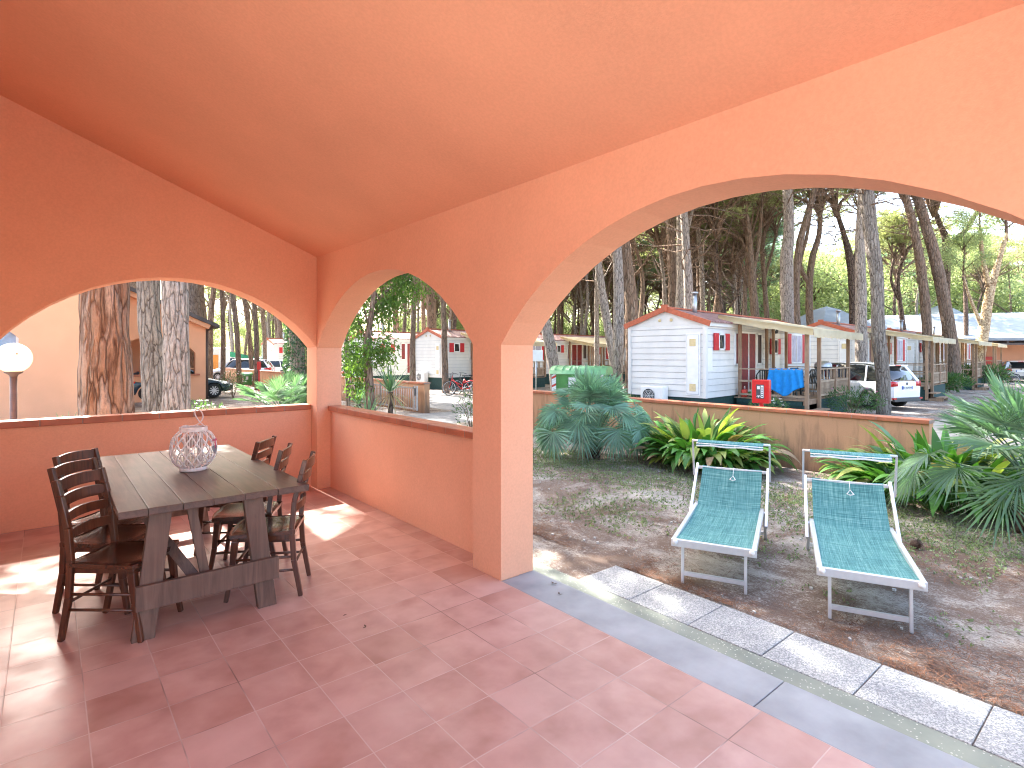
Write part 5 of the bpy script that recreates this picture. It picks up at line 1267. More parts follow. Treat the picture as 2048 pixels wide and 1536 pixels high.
# ================================================================== SUN LOUNGERS (local +x toward the head, origin on ground under front bar)
def lounger():
    t = empty('sun_lounger'); w = .66; sh = .355; L = 1.22; bx, bz = .40, .33
    mb = MB()
    for s in (-1, 1): mb.beam((-.01, s * (w / 2 - .02), sh), (L + .10, s * (w / 2 - .02), sh), .036, .045)
    mb.beam((0, -w / 2, sh - .01), (0, w / 2, sh - .01), .03, .062, mi=0); mb.beam((L, -w / 2, sh - .02), (L, w / 2, sh - .02), .03, .03)
    mb.obj('side_frame', 'alu', t, bevel=.004)
    for s in (-1, 1):
        mb = MB(); mb.lathe([(0, -.032), (.019, -.028), (.021, -.012), (.021, .0)], 14, Matrix.Translation((-.012, s * (w / 2 - .035), sh)) @ Matrix.Rotation(R(-90), 4, 'Z'), ax='y')
        mb.obj('end_cap', 'white_plastic', t)
    for s in (-1, 1):
        mb = MB(); mb.beam((.05, s * (w / 2 - .085), sh - .02), (.035, s * (w / 2 - .085), 0), .028, .022); mb.obj('leg', 'alu', t, bevel=.003)
        mb = MB(); mb.beam((L + .03, s * (w / 2 + .002), sh), (L + .36, s * (w / 2 + .002), 0), .028, .022); mb.obj('leg', 'alu', t, bevel=.003)
    mb = MB(); mb.beam((.038, -w / 2 + .085, .085), (.038, w / 2 - .085, .085), .018, .035); mb.obj('leg_bar', 'alu', t)
    mb = MB(); mb.beam((L + .30, -w / 2, .07), (L + .30, w / 2, .07), .02, .03); mb.obj('leg_bar', 'alu', t)
    # back frame
    tx, tzp = L + bx, sh + bz; d = Vector((bx, 0, bz)).normalized(); mb = MB()
    for s in (-1, 1):
        y = s * (w / 2 + .024); mb.beam(Vector((L, y, sh)) - d * .16, Vector((tx, y, tzp)) + d * .04, .026, .034)
    mb.beam((tx, -w / 2 - .03, tzp - .005), (tx, w / 2 + .03, tzp - .005), .03, .03)
    mb.obj('back_frame', 'alu', t, bevel=.003)
    # canopy
    cn = empty('sun_canopy'); cn.parent = t; mb = MB(); cx, cz = tx - .20, tzp + .31
    for s in (-1, 1):
        y = s * (w / 2 + .045); mb.beam(Vector((tx, y, tzp)) - d * .12, (cx + .02, y, cz), .018, .018)
    mb.tube([(cx + .02, -w / 2 - .05, cz), (cx + .02, w / 2 + .05, cz)], .013, 8); mb.tube([(cx - .11, -w / 2 + .01, cz - .008), (cx - .11, w / 2 - .01, cz - .008)], .010, 8)
    mb.obj('canopy_frame', 'alu', cn)
    mb = MB(); n = 16
    for i in range(n + 1):
        y = -w / 2 + .01 + (w - .02) * i / n; sag = .012 * math.sin(i * .9) + .008
        mb.v += [(cx + .02, y, cz + .014), (cx - .05, y, cz + .008 - sag * .5), (cx - .115, y, cz + .008), (cx - .122, y, cz - .022 - sag * .3)]
    for i in range(n):
        for j in range(3): a = 4 * i + j; mb.f.append((a, a + 4, a + 5, a + 1)); mb.m.append(0); mb.sm.append(True)
    mb.obj('canopy_cloth', 'sling_fabric', cn)
    mb = MB()
    for i in range(6):
        y = -w / 2 + .04 + (w - .08) * i / 5; mb.lathe([(0, -.004), (.007, -.003), (.008, 0)], 10, Matrix.Translation((cx - .126, y, cz - .006)) @ Matrix.Rotation(R(-90), 4, 'Z'), ax='y')
    for i in range(n):
        ya = -w / 2 + .01 + (w - .02) * i / n; yb = -w / 2 + .01 + (w - .02) * (i + 1) / n; mb.beam((cx - .124, ya, cz - .026 - .004 * math.sin(i * .9)), (cx - .124, yb, cz - .026 - .004 * math.sin((i + 1) * .9)), .006, .014)
    mb.obj('studs', 'white_plastic', cn)
    # sling
    mb = MB(); n1, n2, m = 16, 10, 8; hw = w / 2 - .034
    prof = []
    for i in range(n1 + 1):
        t_ = i / n1; prof.append((.012 + L * t_, sh + .020 - .030 * math.sin(math.pi * min(1, t_ * .95)) , hw))
    for i in range(1, n2 + 1):
        t_ = i / n2; prof.append((L + bx * t_ + .012 * math.sin(t_ * math.pi), sh + .020 - .006 * (1 - t_) + bz * t_ - .012 * math.sin(t_ * math.pi), hw))
    for x, z, h_ in prof:
        for j in range(m + 1):
            v = -1 + 2 * j / m; mb.v.append((x, v * h_, z - .012 * (1 - v * v)))
    for i in range(len(prof) - 1):
        for j in range(m): a = i * (m + 1) + j; mb.f.append((a, a + m + 1, a + m + 2, a + 1)); mb.m.append(0); mb.sm.append(True)
    sl_ = mb.obj('sling', 'sling_fabric', t)
    mb = MB(); k = Vector((tx - .015, -.02, tzp + .02)); e = Vector((tx - .075, -.02, tzp - .065)) + Vector((-.02, 0, .014))
    mb.tube([k, e], .0025, 5); dn = Vector((-bx, 0, -bz)).normalized(); a = e; b = e + dn * .05
    mb.tube([a, b + Vector((0, .028, 0)), b + dn * .012, b + Vector((0, -.028, 0))], .0055, 6, closed=True)
    mb.obj('pull_ring', 'white_plastic', sl_)
    return t
lg = lounger()
def place_l(fl, fr, label, first=False, src=None, tw=0):
    a, b = Vector((*fl, 0)), Vector((*fr, 0)); m = a.lerp(b, .5); d = (b - a).normalized(); f = Vector((-d.y, d.x, 0))
    c = src if first else copy_tree(lg); c.location = (m.x - f.x * .035, m.y - f.y * .035, GZ + .012); c.rotation_euler = (0, 0, math.atan2(f.y, f.x) + tw); c['label'] = label; c['category'] = 'sun lounger'; c['group'] = 'sun loungers on the garden soil'
place_l((4.11, 2.675), (4.283, 2.227), 'left sun lounger with teal sling, in front of the broad leaved clump', True, lg, R(2.4))
place_l((4.38, 1.623), (4.571, 1.198), 'right sun lounger with teal sling, nearer the spiky palm')

# ================================================================== LAMP, SIGN, CABINETS, BINS
lp = P(27, 716, 6.6); t = empty('globe_lamp', (lp.x, lp.y, GZ), 0, 'garden lamp with white glass globe on a brown post', 'lamp')
zc = lp.z - GZ
mb = MB(); mb.tube([(0, 0, -.1), (0, 0, zc - .19)], .035, 16); mb.lathe([(.037, zc - .22), (.045, zc - .2), (.085, zc - .175), (.09, zc - .16), (.0, zc - .155)], 20); mb.obj('post', 'brown_metal', t)
mb = MB(); mb.lathe([(max(.001, .177 * math.sin(math.pi * (i + .2) / 20.4)), zc - .177 * math.cos(math.pi * (i + .2) / 20.4)) for i in range(21)], 32); mb.obj('globe', 'lamp_globe', t)
mb = MB(); mb.lathe([(0, -.01), (.008, -.008), (.009, 0)], 10, Matrix.Translation((.035, -.17, zc + .05)), ax='y'); mb.obj('screw', 'terracotta_trim', t)
q = P(1523, 0, 13.9, z=0); fy = math.atan2(-.25 - q.y * .0, 1)
def cabinet(name, q, w, h, dpt, z0, rot, label, s=1, panel=True):
    t = empty(name, (q.x, q.y, GZ), rot, label, 'cabinet')
    mb = MB(); mb.box(-dpt / 2, dpt / 2, -w / 2, w / 2, z0, z0 + h); mb.obj('cabinet_body', 'red_paint', t, bevel=.015)
    mb = MB(); mb.beam((0, 0, -.1), (0, 0, z0), .08, .08); mb.obj('post', 'red_paint', t)
    if panel:
        mb = MB(); x = -dpt / 2 - .003; mb.box(x - .002, x, -w * .22, w * .24, z0 + h * .2, z0 + h * .8); pn = mb.obj('instruction_panel', 'dark_grey', t)
        mb = MB(); x -= .004
        mb.box(x - .002, x, w * .02, w * .18, z0 + h * .60, z0 + h * .74); mb.box(x - .002, x, -w * .19, -w * .03, z0 + h * .24, z0 + h * .76)
        mb.tube([(x, w * .1 + w * .1 * math.cos(a * .3), z0 + h * .27 + w * .1 * math.sin(a * .3)) for a in range(11)], .006, 5); mb.lathe([(0, -.004), (.02, -.003), (.02, 0)], 12, Matrix.Translation((x, w * .1, z0 + h * .28)) @ Matrix.Rotation(R(-90), 4, 'Z'), ax='y')
        mb.obj('pictogram', 'white_plastic', pn)
        mb = MB()
        for k in range(5): mb.box(x - .006, x - .003, -w * .16, -w * .06, z0 + h * (.28 + .09 * k), z0 + h * (.32 + .09 * k))
        mb.obj('pictogram_marks', 'dark_grey', pn)
    return t
vr = math.atan2(q.y, q.x) - .25
cabinet('fire_hose_cabinet', q, .40, .58, .22, .72 , vr, 'red fire hose cabinet on a post just beyond the garden wall')
q2 = P(518, 0, 30, z=0); cabinet('hydrant_box', q2, .20, .42, .18, 1.12, math.atan2(q2.y, q2.x), 'small distant red box on a post beside a pine trunk', panel=False)
def sign(q, h, w, hh, label):
    t = empty('sign_post', (q.x, q.y, GZ), math.atan2(q.y, q.x), label, 'sign'); mb = MB(); mb.tube([(0, 0, -.1), (0, 0, h)], .03, 8); mb.obj('post', 'galvanised', t)
    mb = MB(); mb.box(-.045, -.03, -w / 2, w / 2, h - hh, h); mb.obj('sign_board', 'white_paint', t, bevel=.004)
sign(P(1072, 0, 21.5, z=0), 2.1, .52, .42, 'white sign board on a grey post beside the veranda pier')
def container(q, rot, s, label):
    t = empty('waste_container', (q.x, q.y, GZ), rot, label, 'waste container', 'green waste containers')
    t.scale = s if hasattr(s, '__len__') else (s,) * 3
    mb = MB(); a, b = (.62, .50), (.68, .56)
    prof = [(-.85, -.50), (.85, -.50), (.85, .50), (-.85, .50)]
    vs = [(x * .92, y * .86, .14) for x, y in prof] + [(x, y, 1.08) for x, y in prof]
    mb.add(vs, [(3, 2, 1, 0), (4, 5, 6, 7)] + [(i, (i + 1) % 4, 4 + (i + 1) % 4, 4 + i) for i in range(4)])
    for k in range(6): x = -.6 + .24 * k; mb.beam((x * .96, -.47, .25), (x, -.515, 1.0), .04, .03, up=(0, 1, 0))
    mb.obj('body', 'bin_green', t, bevel=.02)
    mb = MB(); n = 10
    for i in range(n + 1):
        a = math.pi * i / n; y = -.56 * math.cos(a); z = 1.08 + .24 * math.sin(a) ** .7 if 0 < i < n else 1.06
        mb.v += [(-.90, y, z), (.90, y, z)]
    for i in range(n): mb.f.append((2 * i, 2 * i + 1, 2 * i + 3, 2 * i + 2)); mb.m.append(0); mb.sm.append(True)
    mb.f.append(tuple(2 * i for i in range(n + 1))); mb.f.append(tuple(2 * i + 1 for i in range(n + 1))[::-1]); mb.m += [0, 0]; mb.sm += [False, False]
    for k in range(7): x = -.72 + .24 * k; mb.tube([(x, -.56 * math.cos(a), 1.09 + .24 * math.sin(a) ** .7) for a in (.3, .6, 1.0, 1.5)], .02, 5)
    mb.obj('lid', 'bin_lid', t)
    for x in (-.76, .76):
        st = MB(); 
        for k in range(5): st.prism([(x - .07, .38 + k * .13), (x + .07, .45 + k * .13), (x + .07, .51 + k * .13), (x - .07, .44 + k * .13)], (0, -.515, 0), (1, 0, 0), (0, 0, 1), (0, -1, 0), .012, mi=k % 2)
        for k in range(5): st.prism([(x - .07, .445 + k * .13), (x + .07, .515 + k * .13), (x + .07, .575 + k * .13), (x - .07, .505 + k * .13)], (0, -.515, 0), (1, 0, 0), (0, 0, 1), (0, -1, 0), .012, mi=(k + 1) % 2 if False else 1)
        st.obj('warning_stripes', ['red_stripe', 'white_plastic'], t)
    mb = MB(); mb.box(-.28, .10, -.535, -.520, .66, .96); mb.obj('notice', 'white_paint', t)
    for x in (-.93, .93):
        mb = MB(); mb.tube([(x - .04, 0, 1.0), (x + .04, 0, 1.0)], .05, 10); mb.obj('lifting_pin', 'dark_grey', t)
    for x in (-.62, .62):
        for y in (-.32, .32):
            mb = MB(); mb.tube([(x - .03, y, .09), (x + .03, y, .09)], .09, 14); mb.obj('wheel', 'rubber', t)
    return t
q = P(1163, 0, 20.5, z=0); container(q, math.atan2(q.y, q.x) - R(90) - .25, 1.15, 'big green waste container behind the fan palm and garden wall')
q = P(492, 0, 34, z=0); container(q, math.atan2(q.y, q.x) - R(90) + .35, (.36, .5, .62), 'small distant green waste container by the red box')
# ================================================================== CARS (local +x = forward, origin ground centre)
def car(label, loc, rot, paint, kind='hatch', cat='car', plate=None):
    t = empty('parked_car', loc, rot, label, cat)
    # stations: x, bottom z, beltline z, half width at belt, half width bottom
    if kind == 'hatch': L0, L1, bl, rf = -2.15, 2.23, .98, 1.60; roof = [(-2.02, 1.02, .62), (-1.86, 1.30, .60), (-1.62, 1.52, .58), (-1.0, 1.60, .59), (0, 1.62, .60), (.45, 1.58, .59), (1.35, 1.02, .62)]
    elif kind == 'wagon': L0, L1, bl, rf = -2.2, 2.2, .92, 1.45; roof = [(-2.12, .98, .64), (-1.95, 1.25, .60), (-1.80, 1.40, .57), (-1.0, 1.46, .57), (0, 1.45, .57), (.35, 1.40, .56), (1.1, .96, .60)]
    else: L0, L1, bl, rf = -2.1, 2.15, .88, 1.38; roof = [(-1.7, .92, .6), (-1.2, 1.2, .57), (-.7, 1.36, .55), (-.1, 1.40, .55), (.3, 1.36, .55), (1.0, .92, .58)]
    hw = .90
    def section(x):
        u = (x - L0) / (L1 - L0); ends = min(1, min(u, 1 - u) / .10); k = 1 - (1 - ends) ** 2
        w = hw * (.80 + .20 * k); top = bl if x < 1.0 else bl - (x - 1.0) / (L1 - 1.0) * .24 - (.06 if ends < .4 else 0)
        if x < L0 + .12: top = bl - .02
        zb = .26 + (1 - k) * .10
        return w, top, zb
    mb = MB(); n = 40; ring = 12; xs = [L0 + (L1 - L0) * (.5 - .5 * math.cos(math.pi * i / n)) for i in range(n + 1)]
    wh = (L0 + .82, L1 - .86)
    for x in xs:
        w, top, zb = section(x); arch = zb
        for wx in wh:
            dd = abs(x - wx)
            if dd < .36: arch = max(arch, .32 + math.sqrt(.36 ** 2 - dd ** 2))
        half = [(0, top + .03), (w * .6, top + .02), (w * .90, top - .02), (w, top - .12), (w * 1.01, (top + .45) / 2 + .03), (w * .985, max(arch + .01, .40)), (w * .96, max(arch, zb)), (w * .6, zb if arch == zb else zb)]
        for yy, zz in half: mb.v.append((x, yy, zz))
        for yy, zz in half[::-1][:-1]: mb.v.append((x, -yy, zz))
    m = 15
    for i in range(n):
        for j in range(m):
            a = i * m + j; b = i * m + (j + 1) % m; mb.f.append((a, b, b + m, a + m)); mb.m.append(0); mb.sm.append(True)
    mb.f.append(tuple(range(m))); mb.f.append(tuple(n * m + k for k in range(m))[::-1]); mb.m += [0, 0]; mb.sm += [False, False]
    body = mb.obj('body', paint, t)
    # greenhouse glass
    mb = MB()
    for x, z, w in roof:
        b = bl - .01 if x < 1.0 else bl - .05
        wb = hw * .90 * (.93 if x < L0 + .35 else 1)
        mb.v += [(x, wb, b), (x, w + .05, z - .06), (x, w - .03, z), (x, -w + .03, z), (x, -w - .05, z - .06), (x, -wb, b)]
    for i in range(len(roof) - 1):
        for j in range(5): a = 6 * i + j; mb.f.append((a, a + 1, a + 7, a + 6)); mb.m.append(0); mb.sm.append(True)
    for o in (0, 6 * (len(roof) - 1)): mb.f.append(tuple(o + k for k in range(6))); mb.m.append(0); mb.sm.append(False)
    mb.obj('windows', 'car_glass', t)
    # roof panel and pillars
    mb = MB(); rr = roof[2:-2] if kind != 'coupe' else roof[1:-1]
    for i in range(len(rr) - 1):
        (xa, za, wa), (xb, zb_, wb) = rr[i], rr[i + 1]
        mb.add([(xa, wa + .055, za - .05), (xa, wa * .5, za + .028), (xa, -wa * .5, za + .028), (xa, -wa - .055, za - .05), (xb, wb + .055, zb_ - .05), (xb, wb * .5, zb_ + .028), (xb, -wb * .5, zb_ + .028), (xb, -wb - .055, zb_ - .05)],
               [(0, 1, 5, 4), (1, 2, 6, 5), (2, 3, 7, 6)], 0, True)
    xr, zr, wr = roof[2] if kind != 'coupe' else roof[1]
    for s in (-1, 1):
        mb.beam((L0 + .12, s * (hw * .86), bl - .02), (xr - .05, s * (wr + .05), zr - .03), .07, .16, up=(0, 1, 0))   # D pillar
        xm = .05; mb.beam((xm, s * (hw * .905), bl - .02), (xm - .05, s * (roof[3][2] + .065), roof[3][1] - .08), .06, .02, up=(0, 1, 0))
        xf, zf, wf = roof[-2]; mb.beam((roof[-1][0] + .03, s * (hw * .88), bl - .03), (xf, s * (wf + .05), zf - .04), .05, .05, up=(0, 1, 0))
        mb.beam((L0 + .95, s * (hw * .905), bl - .02), (L0 + 1.0, s * (roof[3][2] + .065), roof[3][1] - .08), .06, .02, up=(0, 1, 0))
    if kind in ('hatch', 'wagon'): mb.box(xr - .22, xr + .05, -wr + .02, wr - .02, zr - .0, zr + .035)
    mb.obj('roof_panel', paint, t)
    for s in (-1, 1):
        for wx in wh:
            wt = empty('wheel'); wt.parent = t; wt.location = (wx, s * (hw - .10), .32)
            mb = MB(); mb.lathe([(.20, -.10), (.29, -.10), (.32, -.07), (.32, .07), (.29, .10), (.20, .10)], 28, ax='y'); mb.obj('tyre', 'rubber', wt)
            mb = MB(); mb.lathe([(.205, s * .095), (.215, s * .09), (.20, s * .06)], 28, ax='y')
            for k in range(10): a = k * .6283; mb.beam((.03 * math.cos(a), s * .08, .03 * math.sin(a)), (.205 * math.cos(a), s * .088, .205 * math.sin(a)), .035, .02, up=(0, 1, 0))
            mb.lathe([(0, s * .10), (.045, s * .095), (.05, s * .07)], 12, ax='y'); mb.obj('rim', 'alu', wt)
            mb = MB(); mb.lathe([(0, s * .02), (.2, s * .02)], 16, ax='y'); mb.obj('brake_disc', 'dark_grey', wt)
    for s in (-1, 1):   # tail lights wrap the corner
        mb = MB(); z = bl - .10; x = L0
        pts = [(x + .015, .50), (x + .03, .74), (x + .10, .80), (x + .40, .895)]
        for i in range(3):
            (xa, ya), (xb, yb) = pts[i], pts[i + 1]; h = (.10, .13, .12, .05)
            mb.add([(xa - .035, s * (ya + .012), z - h[i] * .6), (xa - .035, s * (ya + .012), z + h[i] * .8), (xb - .03, s * (yb + .02), z + h[i + 1] * .8), (xb - .03, s * (yb + .02), z - h[i + 1] * .6),
                    (xa + .04, s * (ya - .05), z - h[i] * .6), (xa + .04, s * (ya - .05), z + h[i] * .8), (xb + .04, s * (yb - .05), z + h[i + 1] * .8), (xb + .04, s * (yb - .05), z - h[i + 1] * .6)],
                   [(0, 1, 2, 3), (1, 5, 6, 2), (0, 3, 7, 4), (0, 4, 5, 1), (3, 2, 6, 7)], 0, True)
        mb.obj('tail_light', 'tail_red', t)
        mb = MB(); xx = L1 - .16; mb.add([(xx + .1, s * .52, .70), (xx + .13, s * .50, .60), (xx - .08, s * .80, .72), (xx - .06, s * .80, .62), (xx + .05, s * .55, .73)], [(0, 1, 3, 2), (0, 2, 4)]); mb.obj('headlight', 'white_plastic', t)
        mb = MB(); mb.beam((.95, s * .86, bl + .02), (.92, s * 1.0, bl + .06), .12, .13); mb.obj('mirror', paint, t, bevel=.02)
        mb = MB(); mb.box(.0, .18, s * .905 - .01, s * .905 + .01, bl - .17, bl - .14); mb.obj('door_handle', paint, t)
    mb = MB(); mb.box(L0 - .045, L0 + .05, -.72, .72, .27, .42); mb.obj('bumper', 'dark_grey', t, bevel=.02)
    mb = MB(); mb.box(L0 - .05, L0 + .03, .62, .78, .36, .41); mb.box(L0 - .05, L0 + .03, -.78, -.62, .36, .41); mb.obj('reflectors', 'tail_red', t)
    mb = MB(); mb.box(L0 - .02, L0 - .004, -.27, .27, .70, .82); pl = mb.obj('number_plate', 'plate_white', t)
    mb = MB()
    for s in (-1, 1): mb.box(L0 - .024, L0 - .003, s * .25 - .022, s * .25 + .022, .701, .819)
    mb.obj('plate_band', 'plate_blue', pl)
    if plate:
        fc = bpy.data.curves.new('plate_text', 'FONT'); fc.body = plate; fc.size = .105; fc.align_x = 'CENTER'; fc.extrude = .001
        tmp = bpy.data.objects.new('tmp', fc); COL.objects.link(tmp); me = bpy.data.meshes.new_from_object(tmp.evaluated_get(bpy.context.evaluated_depsgraph_get())); bpy.data.objects.remove(tmp)
        o = bpy.data.objects.new('plate_text', me); COL.objects.link(o); o.parent = pl; me.materials.clear(); me.materials.append(MATS['dark_grey'])
        o.location = (L0 - .024, 0, .722); o.rotation_euler = (R(90), 0, R(-90))
    mb = MB(); mb.box(L0 + .05, L0 + .2, -.25, .25, zr_ if False else roof[1][1] + .16, roof[1][1] + .19) if False else mb.box(xr - .24, xr - .215, -.14, .14, zr + .0, zr + .03); mb.obj('brake_light', 'tail_red', t)
    mb = MB(); mb.lathe([(0, -.004), (.05, -.003), (.052, 0)], 14, Matrix.Translation((L0 - .005, 0, .90)) @ Matrix.Rotation(R(-90), 4, 'Z'), ax='y'); mb.obj('badge', 'dark_grey', t)
    return t
fa = R(90 - 17); fv = Vector((math.cos(fa), math.sin(fa), 0)); lv = Vector((-fv.y, fv.x, 0))
rl = P(1738, 0, 20.1, z=GZ); cc = rl - lv * .80 + fv * (2.15 - .82)
car('white hatchback parked behind the dark leaning pine, rear towards the road', (cc.x, cc.y, GZ), fa, 'car_white', 'hatch', plate='FR 829EW')
q = P(427, 0, 25, z=GZ); a = R(90 - 84); f = Vector((math.cos(a), math.sin(a), 0)); l = Vector((-f.y, f.x, 0)); c = q - f * (2.15 - .86) + l * .8
car('dark blue car with its nose showing past the neighbour house corner', (c.x, c.y, GZ), a, 'car_blue', 'coupe')
q = P(2030, 0, 41, z=GZ); car('silver estate car parked in front of the orange restaurant', (q.x, q.y, GZ), math.atan2(q.y, q.x) + .15, 'car_silver', 'wagon')
q = P(484, 0, 41, z=GZ); car('distant white car behind the slender leaning pines, beside the green container', (q.x, q.y, GZ), math.atan2(q.y, q.x) + 1.3, 'car_white', 'hatch')
q = P(526, 0, 46, z=GZ); car('distant white car partly behind the red box', (q.x, q.y, GZ), math.atan2(q.y, q.x) + 1.7, 'car_white', 'wagon')
q = P(452, 0, 58, z=GZ); car('distant dark car at the end of the far low wall', (q.x, q.y, GZ), math.atan2(q.y, q.x) + 1.4, 'car_blue', 'hatch')
q = P(707, 0, 34, z=GZ); car('pale car half hidden behind the leaves at the left of the narrow arch', (q.x, q.y, GZ), math.atan2(q.y, q.x) + .1, 'car_silver', 'hatch')
# caravan + awning tent far left
q = P(424, 0, 46, z=GZ); t = empty('caravan', q, math.atan2(q.y, q.x) - R(90), 'cream caravan with orange panel between distant trunks', 'caravan')
mb = MB(); mb.box(-1.7, 1.3, -1, 1, .45, 2.5); mb.obj('body', 'caravan', t, bevel=.15)
mb = MB(); mb.box(-.5, .45, -1.03, -1.005, .6, 1.9); mb.obj('door', 'orange_panel', t)
mb = MB(); mb.box(-1.2, -.7, -1.03, -1.005, 1.5, 2.0); mb.obj('window', 'car_glass', t)
for x in (-.8, .6):
    mb = MB(); mb.tube([(x, -1.0, .33), (x, -.8, .33)], .33, 14); mb.obj('wheel', 'rubber', t)
q = P(468, 0, 50, z=GZ); t = empty('tent', q, math.atan2(q.y, q.x) - R(90), 'dark green canvas awning beside the cream caravan', 'tent')
mb = MB(); mb.add([(-1.6, -1, 2.5), (-1.6, 1, 2.5), (2.6, 1, 1.5), (2.6, -1, 1.5), (-1.6, -1, 1.9), (2.6, -1, 1.3)], [(0, 3, 2, 1), (0, 4, 5, 3)]); mb.obj('canvas', 'tent_green', t)
mb = MB()
for x, z in ((-1.6, 2.5), (2.6, 1.5)): mb.tube([(x, -1, 0), (x, -1, z)], .03, 6); mb.tube([(x, 1, 0), (x, 1, z)], .03, 6)
mb.obj('poles', 'galvanised', t)

# ================================================================== BICYCLES
def bicycle(label, q, rot, paint, basket):
    t = empty('bicycle', (q.x, q.y, GZ), rot, label, 'bicycle', 'bicycles by the mobile homes'); Rw = .335
    t.rotation_euler = (.12, 0, rot)
    for x in (-.52, .52):
        w = empty('wheel'); w.parent = t; w.location = (x, 0, Rw)
        mb = MB(); mb.tube([(Rw * math.cos(a * .2618), 0, Rw * math.sin(a * .2618)) for a in range(24)], .019, 6, closed=True); mb.obj('tyre', 'rubber', w)
        mb = MB(); mb.tube([(.31 * math.cos(a * .2618), 0, .31 * math.sin(a * .2618)) for a in range(24)], .010, 5, closed=True)
        for k in range(16): a = k * .3927; mb.tube([(0, 0, 0), (.31 * math.cos(a), 0, .31 * math.sin(a))], .002, 3, cap=False)
        mb.obj('rim', 'alu', w)
    mb = MB(); bb = (-.08, 0, .30); st = (-.20, 0, .78); hd_ = (.40, 0, .80); fr = (.52, 0, Rw); rr = (-.52, 0, Rw)
    for a, b in ((bb, st), (bb, hd_), ((-.12, 0, .48), (.42, 0, .72)), (bb, rr), (st, rr), ((.38, 0, .92), fr)): mb.tube([a, b], .017, 8)
    mb.tube([(-.85, 0, .55), (-.8, 0, .64), (-.52, 0, .71), (-.2, 0, .60)], .03, 6)
    mb.obj('frame', paint, t)
    mb = MB(); mb.tube([(.38, 0, .9), (.36, 0, 1.04)], .013, 6); mb.tube([(.2, -.28, 1.02), (.34, -.22, 1.06), (.36, 0, 1.04), (.34, .22, 1.06), (.2, .28, 1.02)], .012, 6); mb.obj('handlebar', 'dark_grey', t)
    mb = MB(); mb.tube([(-.2, 0, .78), (-.22, 0, .90)], .012, 6); mb.prism([(-.15, -.03), (.13, -.015), (.13, .015), (-.15, .03), (-.16, .08), (-.17, -.08)][:6], (-.22, 0, .90), (1, 0, 0), (0, 1, 0), (0, 0, 1), .05); mb.obj('saddle', 'black_plastic', t)
    if basket:
        mb = MB()
        for z, s in ((.80, .11), (.88, .125), (.96, .14), (1.03, .15)): mb.tube([(.56 + s * cx, s * 1.2 * cy, z) for cx, cy in ((-1, -1), (1, -1), (1, 1), (-1, 1))], .006, 4, closed=True)
        for cx, cy in ((-1, -1), (0, -1), (1, -1), (1, 0), (1, 1), (0, 1), (-1, 1), (-1, 0)): mb.tube([(.56 + .11 * cx, .13 * cy, .80), (.56 + .15 * cx, .18 * cy, 1.03)], .005, 4)
        mb.obj('basket', 'dark_grey', t)
    mb = MB(); mb.tube([(-.12, -.02, .27), (-.18, -.14, 0)], .01, 5); mb.obj('kickstand', 'galvanised', t)
q = P(919, 0, 26.3, z=0); bicycle('red bicycle with a front basket, leaning by the deck in the narrow arch', q, math.atan2(q.y, q.x) + R(72) , 'red_paint', True)
q = P(932, 0, 27.0, z=0); bicycle('dark bicycle parked directly behind the red one', q, math.atan2(q.y, q.x) + R(60), 'black_plastic', False)
q = P(2005, 0, 36, z=0); bicycle('bicycle with a pale basket in front of the silver estate car', q, math.atan2(q.y, q.x) + R(100), 'black_plastic', True)

# ================================================================== DECK FURNITURE
def plastic_chair():
    t = empty('plastic_chair')
    mb = MB(); mb.box(-.22, .22, -.22, .22, .40, .43); mb.obj('seat', 'black_plastic', t, bevel=.01)
    for x in (-.2, .2):
        for y in (-.2, .2): mb = MB(); mb.beam((x * 1.15, y * 1.15, 0), (x, y, .41), .045, .03); mb.obj('leg', 'black_plastic', t)
    mb = MB(); mb.tube([(-.22, -.22, .42), (-.27, -.23, .7), (-.30, -.13, .86), (-.30, .13, .86), (-.27, .23, .7), (-.22, .22, .42)], .022, 6)
    for k in range(5): y = -.13 + .065 * k; mb.beam((-.22, y, .42), (-.30, y, .85), .012, .035, up=(0, 1, 0))
    mb.obj('backrest', 'black_plastic', t)
    for y in (-.25, .25): mb = MB(); mb.tube([(-.25, y, .62), (.15, y, .64), (.2, y, .42)], .018, 6); mb.obj('armrest', 'black_plastic', t)
    return t
pc0 = plastic_chair()
for i, (x, y, r_, l) in enumerate([(2.55, -.75, .4, 'black plastic chair nearest the left deck post, behind the rail'), (2.75, -1.35, 2.2, 'black plastic chair half hidden by the blue towel'), (4.1, -1.5, 1.2, 'dark plastic chair between the two front deck posts'), (5.2, -.9, -2.2, 'dark plastic chair behind the balusters near the grey barbecue')]):
    c = pc0 if i == 0 else copy_tree(pc0); c.location = MH1 @ Vector((x, y, .30)); c.rotation_euler = (0, 0, r_); tag(c, l, 'chair', 'black plastic chairs on the decks')
MC = Matrix.Translation((26.3, 27.6, 0)) @ Matrix.Rotation(HOME_ROT, 4, 'Z')
for x, y, l in ((3.6, -1.4, 'black plastic chair on the deck behind the green container'), ):
    c = copy_tree(pc0); c.location = MC @ Vector((x, y, .30)); c.rotation_euler = (0, 0, 2.5); tag(c, l, 'chair', 'black plastic chairs on the decks')
tb = empty('patio_table', MH1 @ Vector((3.75, -.95, .30)), HOME_ROT, 'dark table on the nearest deck behind the blue towel', 'table')
mb = MB(); mb.box(-.7, .7, -.35, .35, .70, .735); mb.obj('tabletop', 'black_plastic', tb, bevel=.01)
for x in (-.6, .6):
    for y in (-.28, .28): mb = MB(); mb.beam((x, y, 0), (x, y, .70), .05, .05); mb.obj('leg', 'black_plastic', tb)
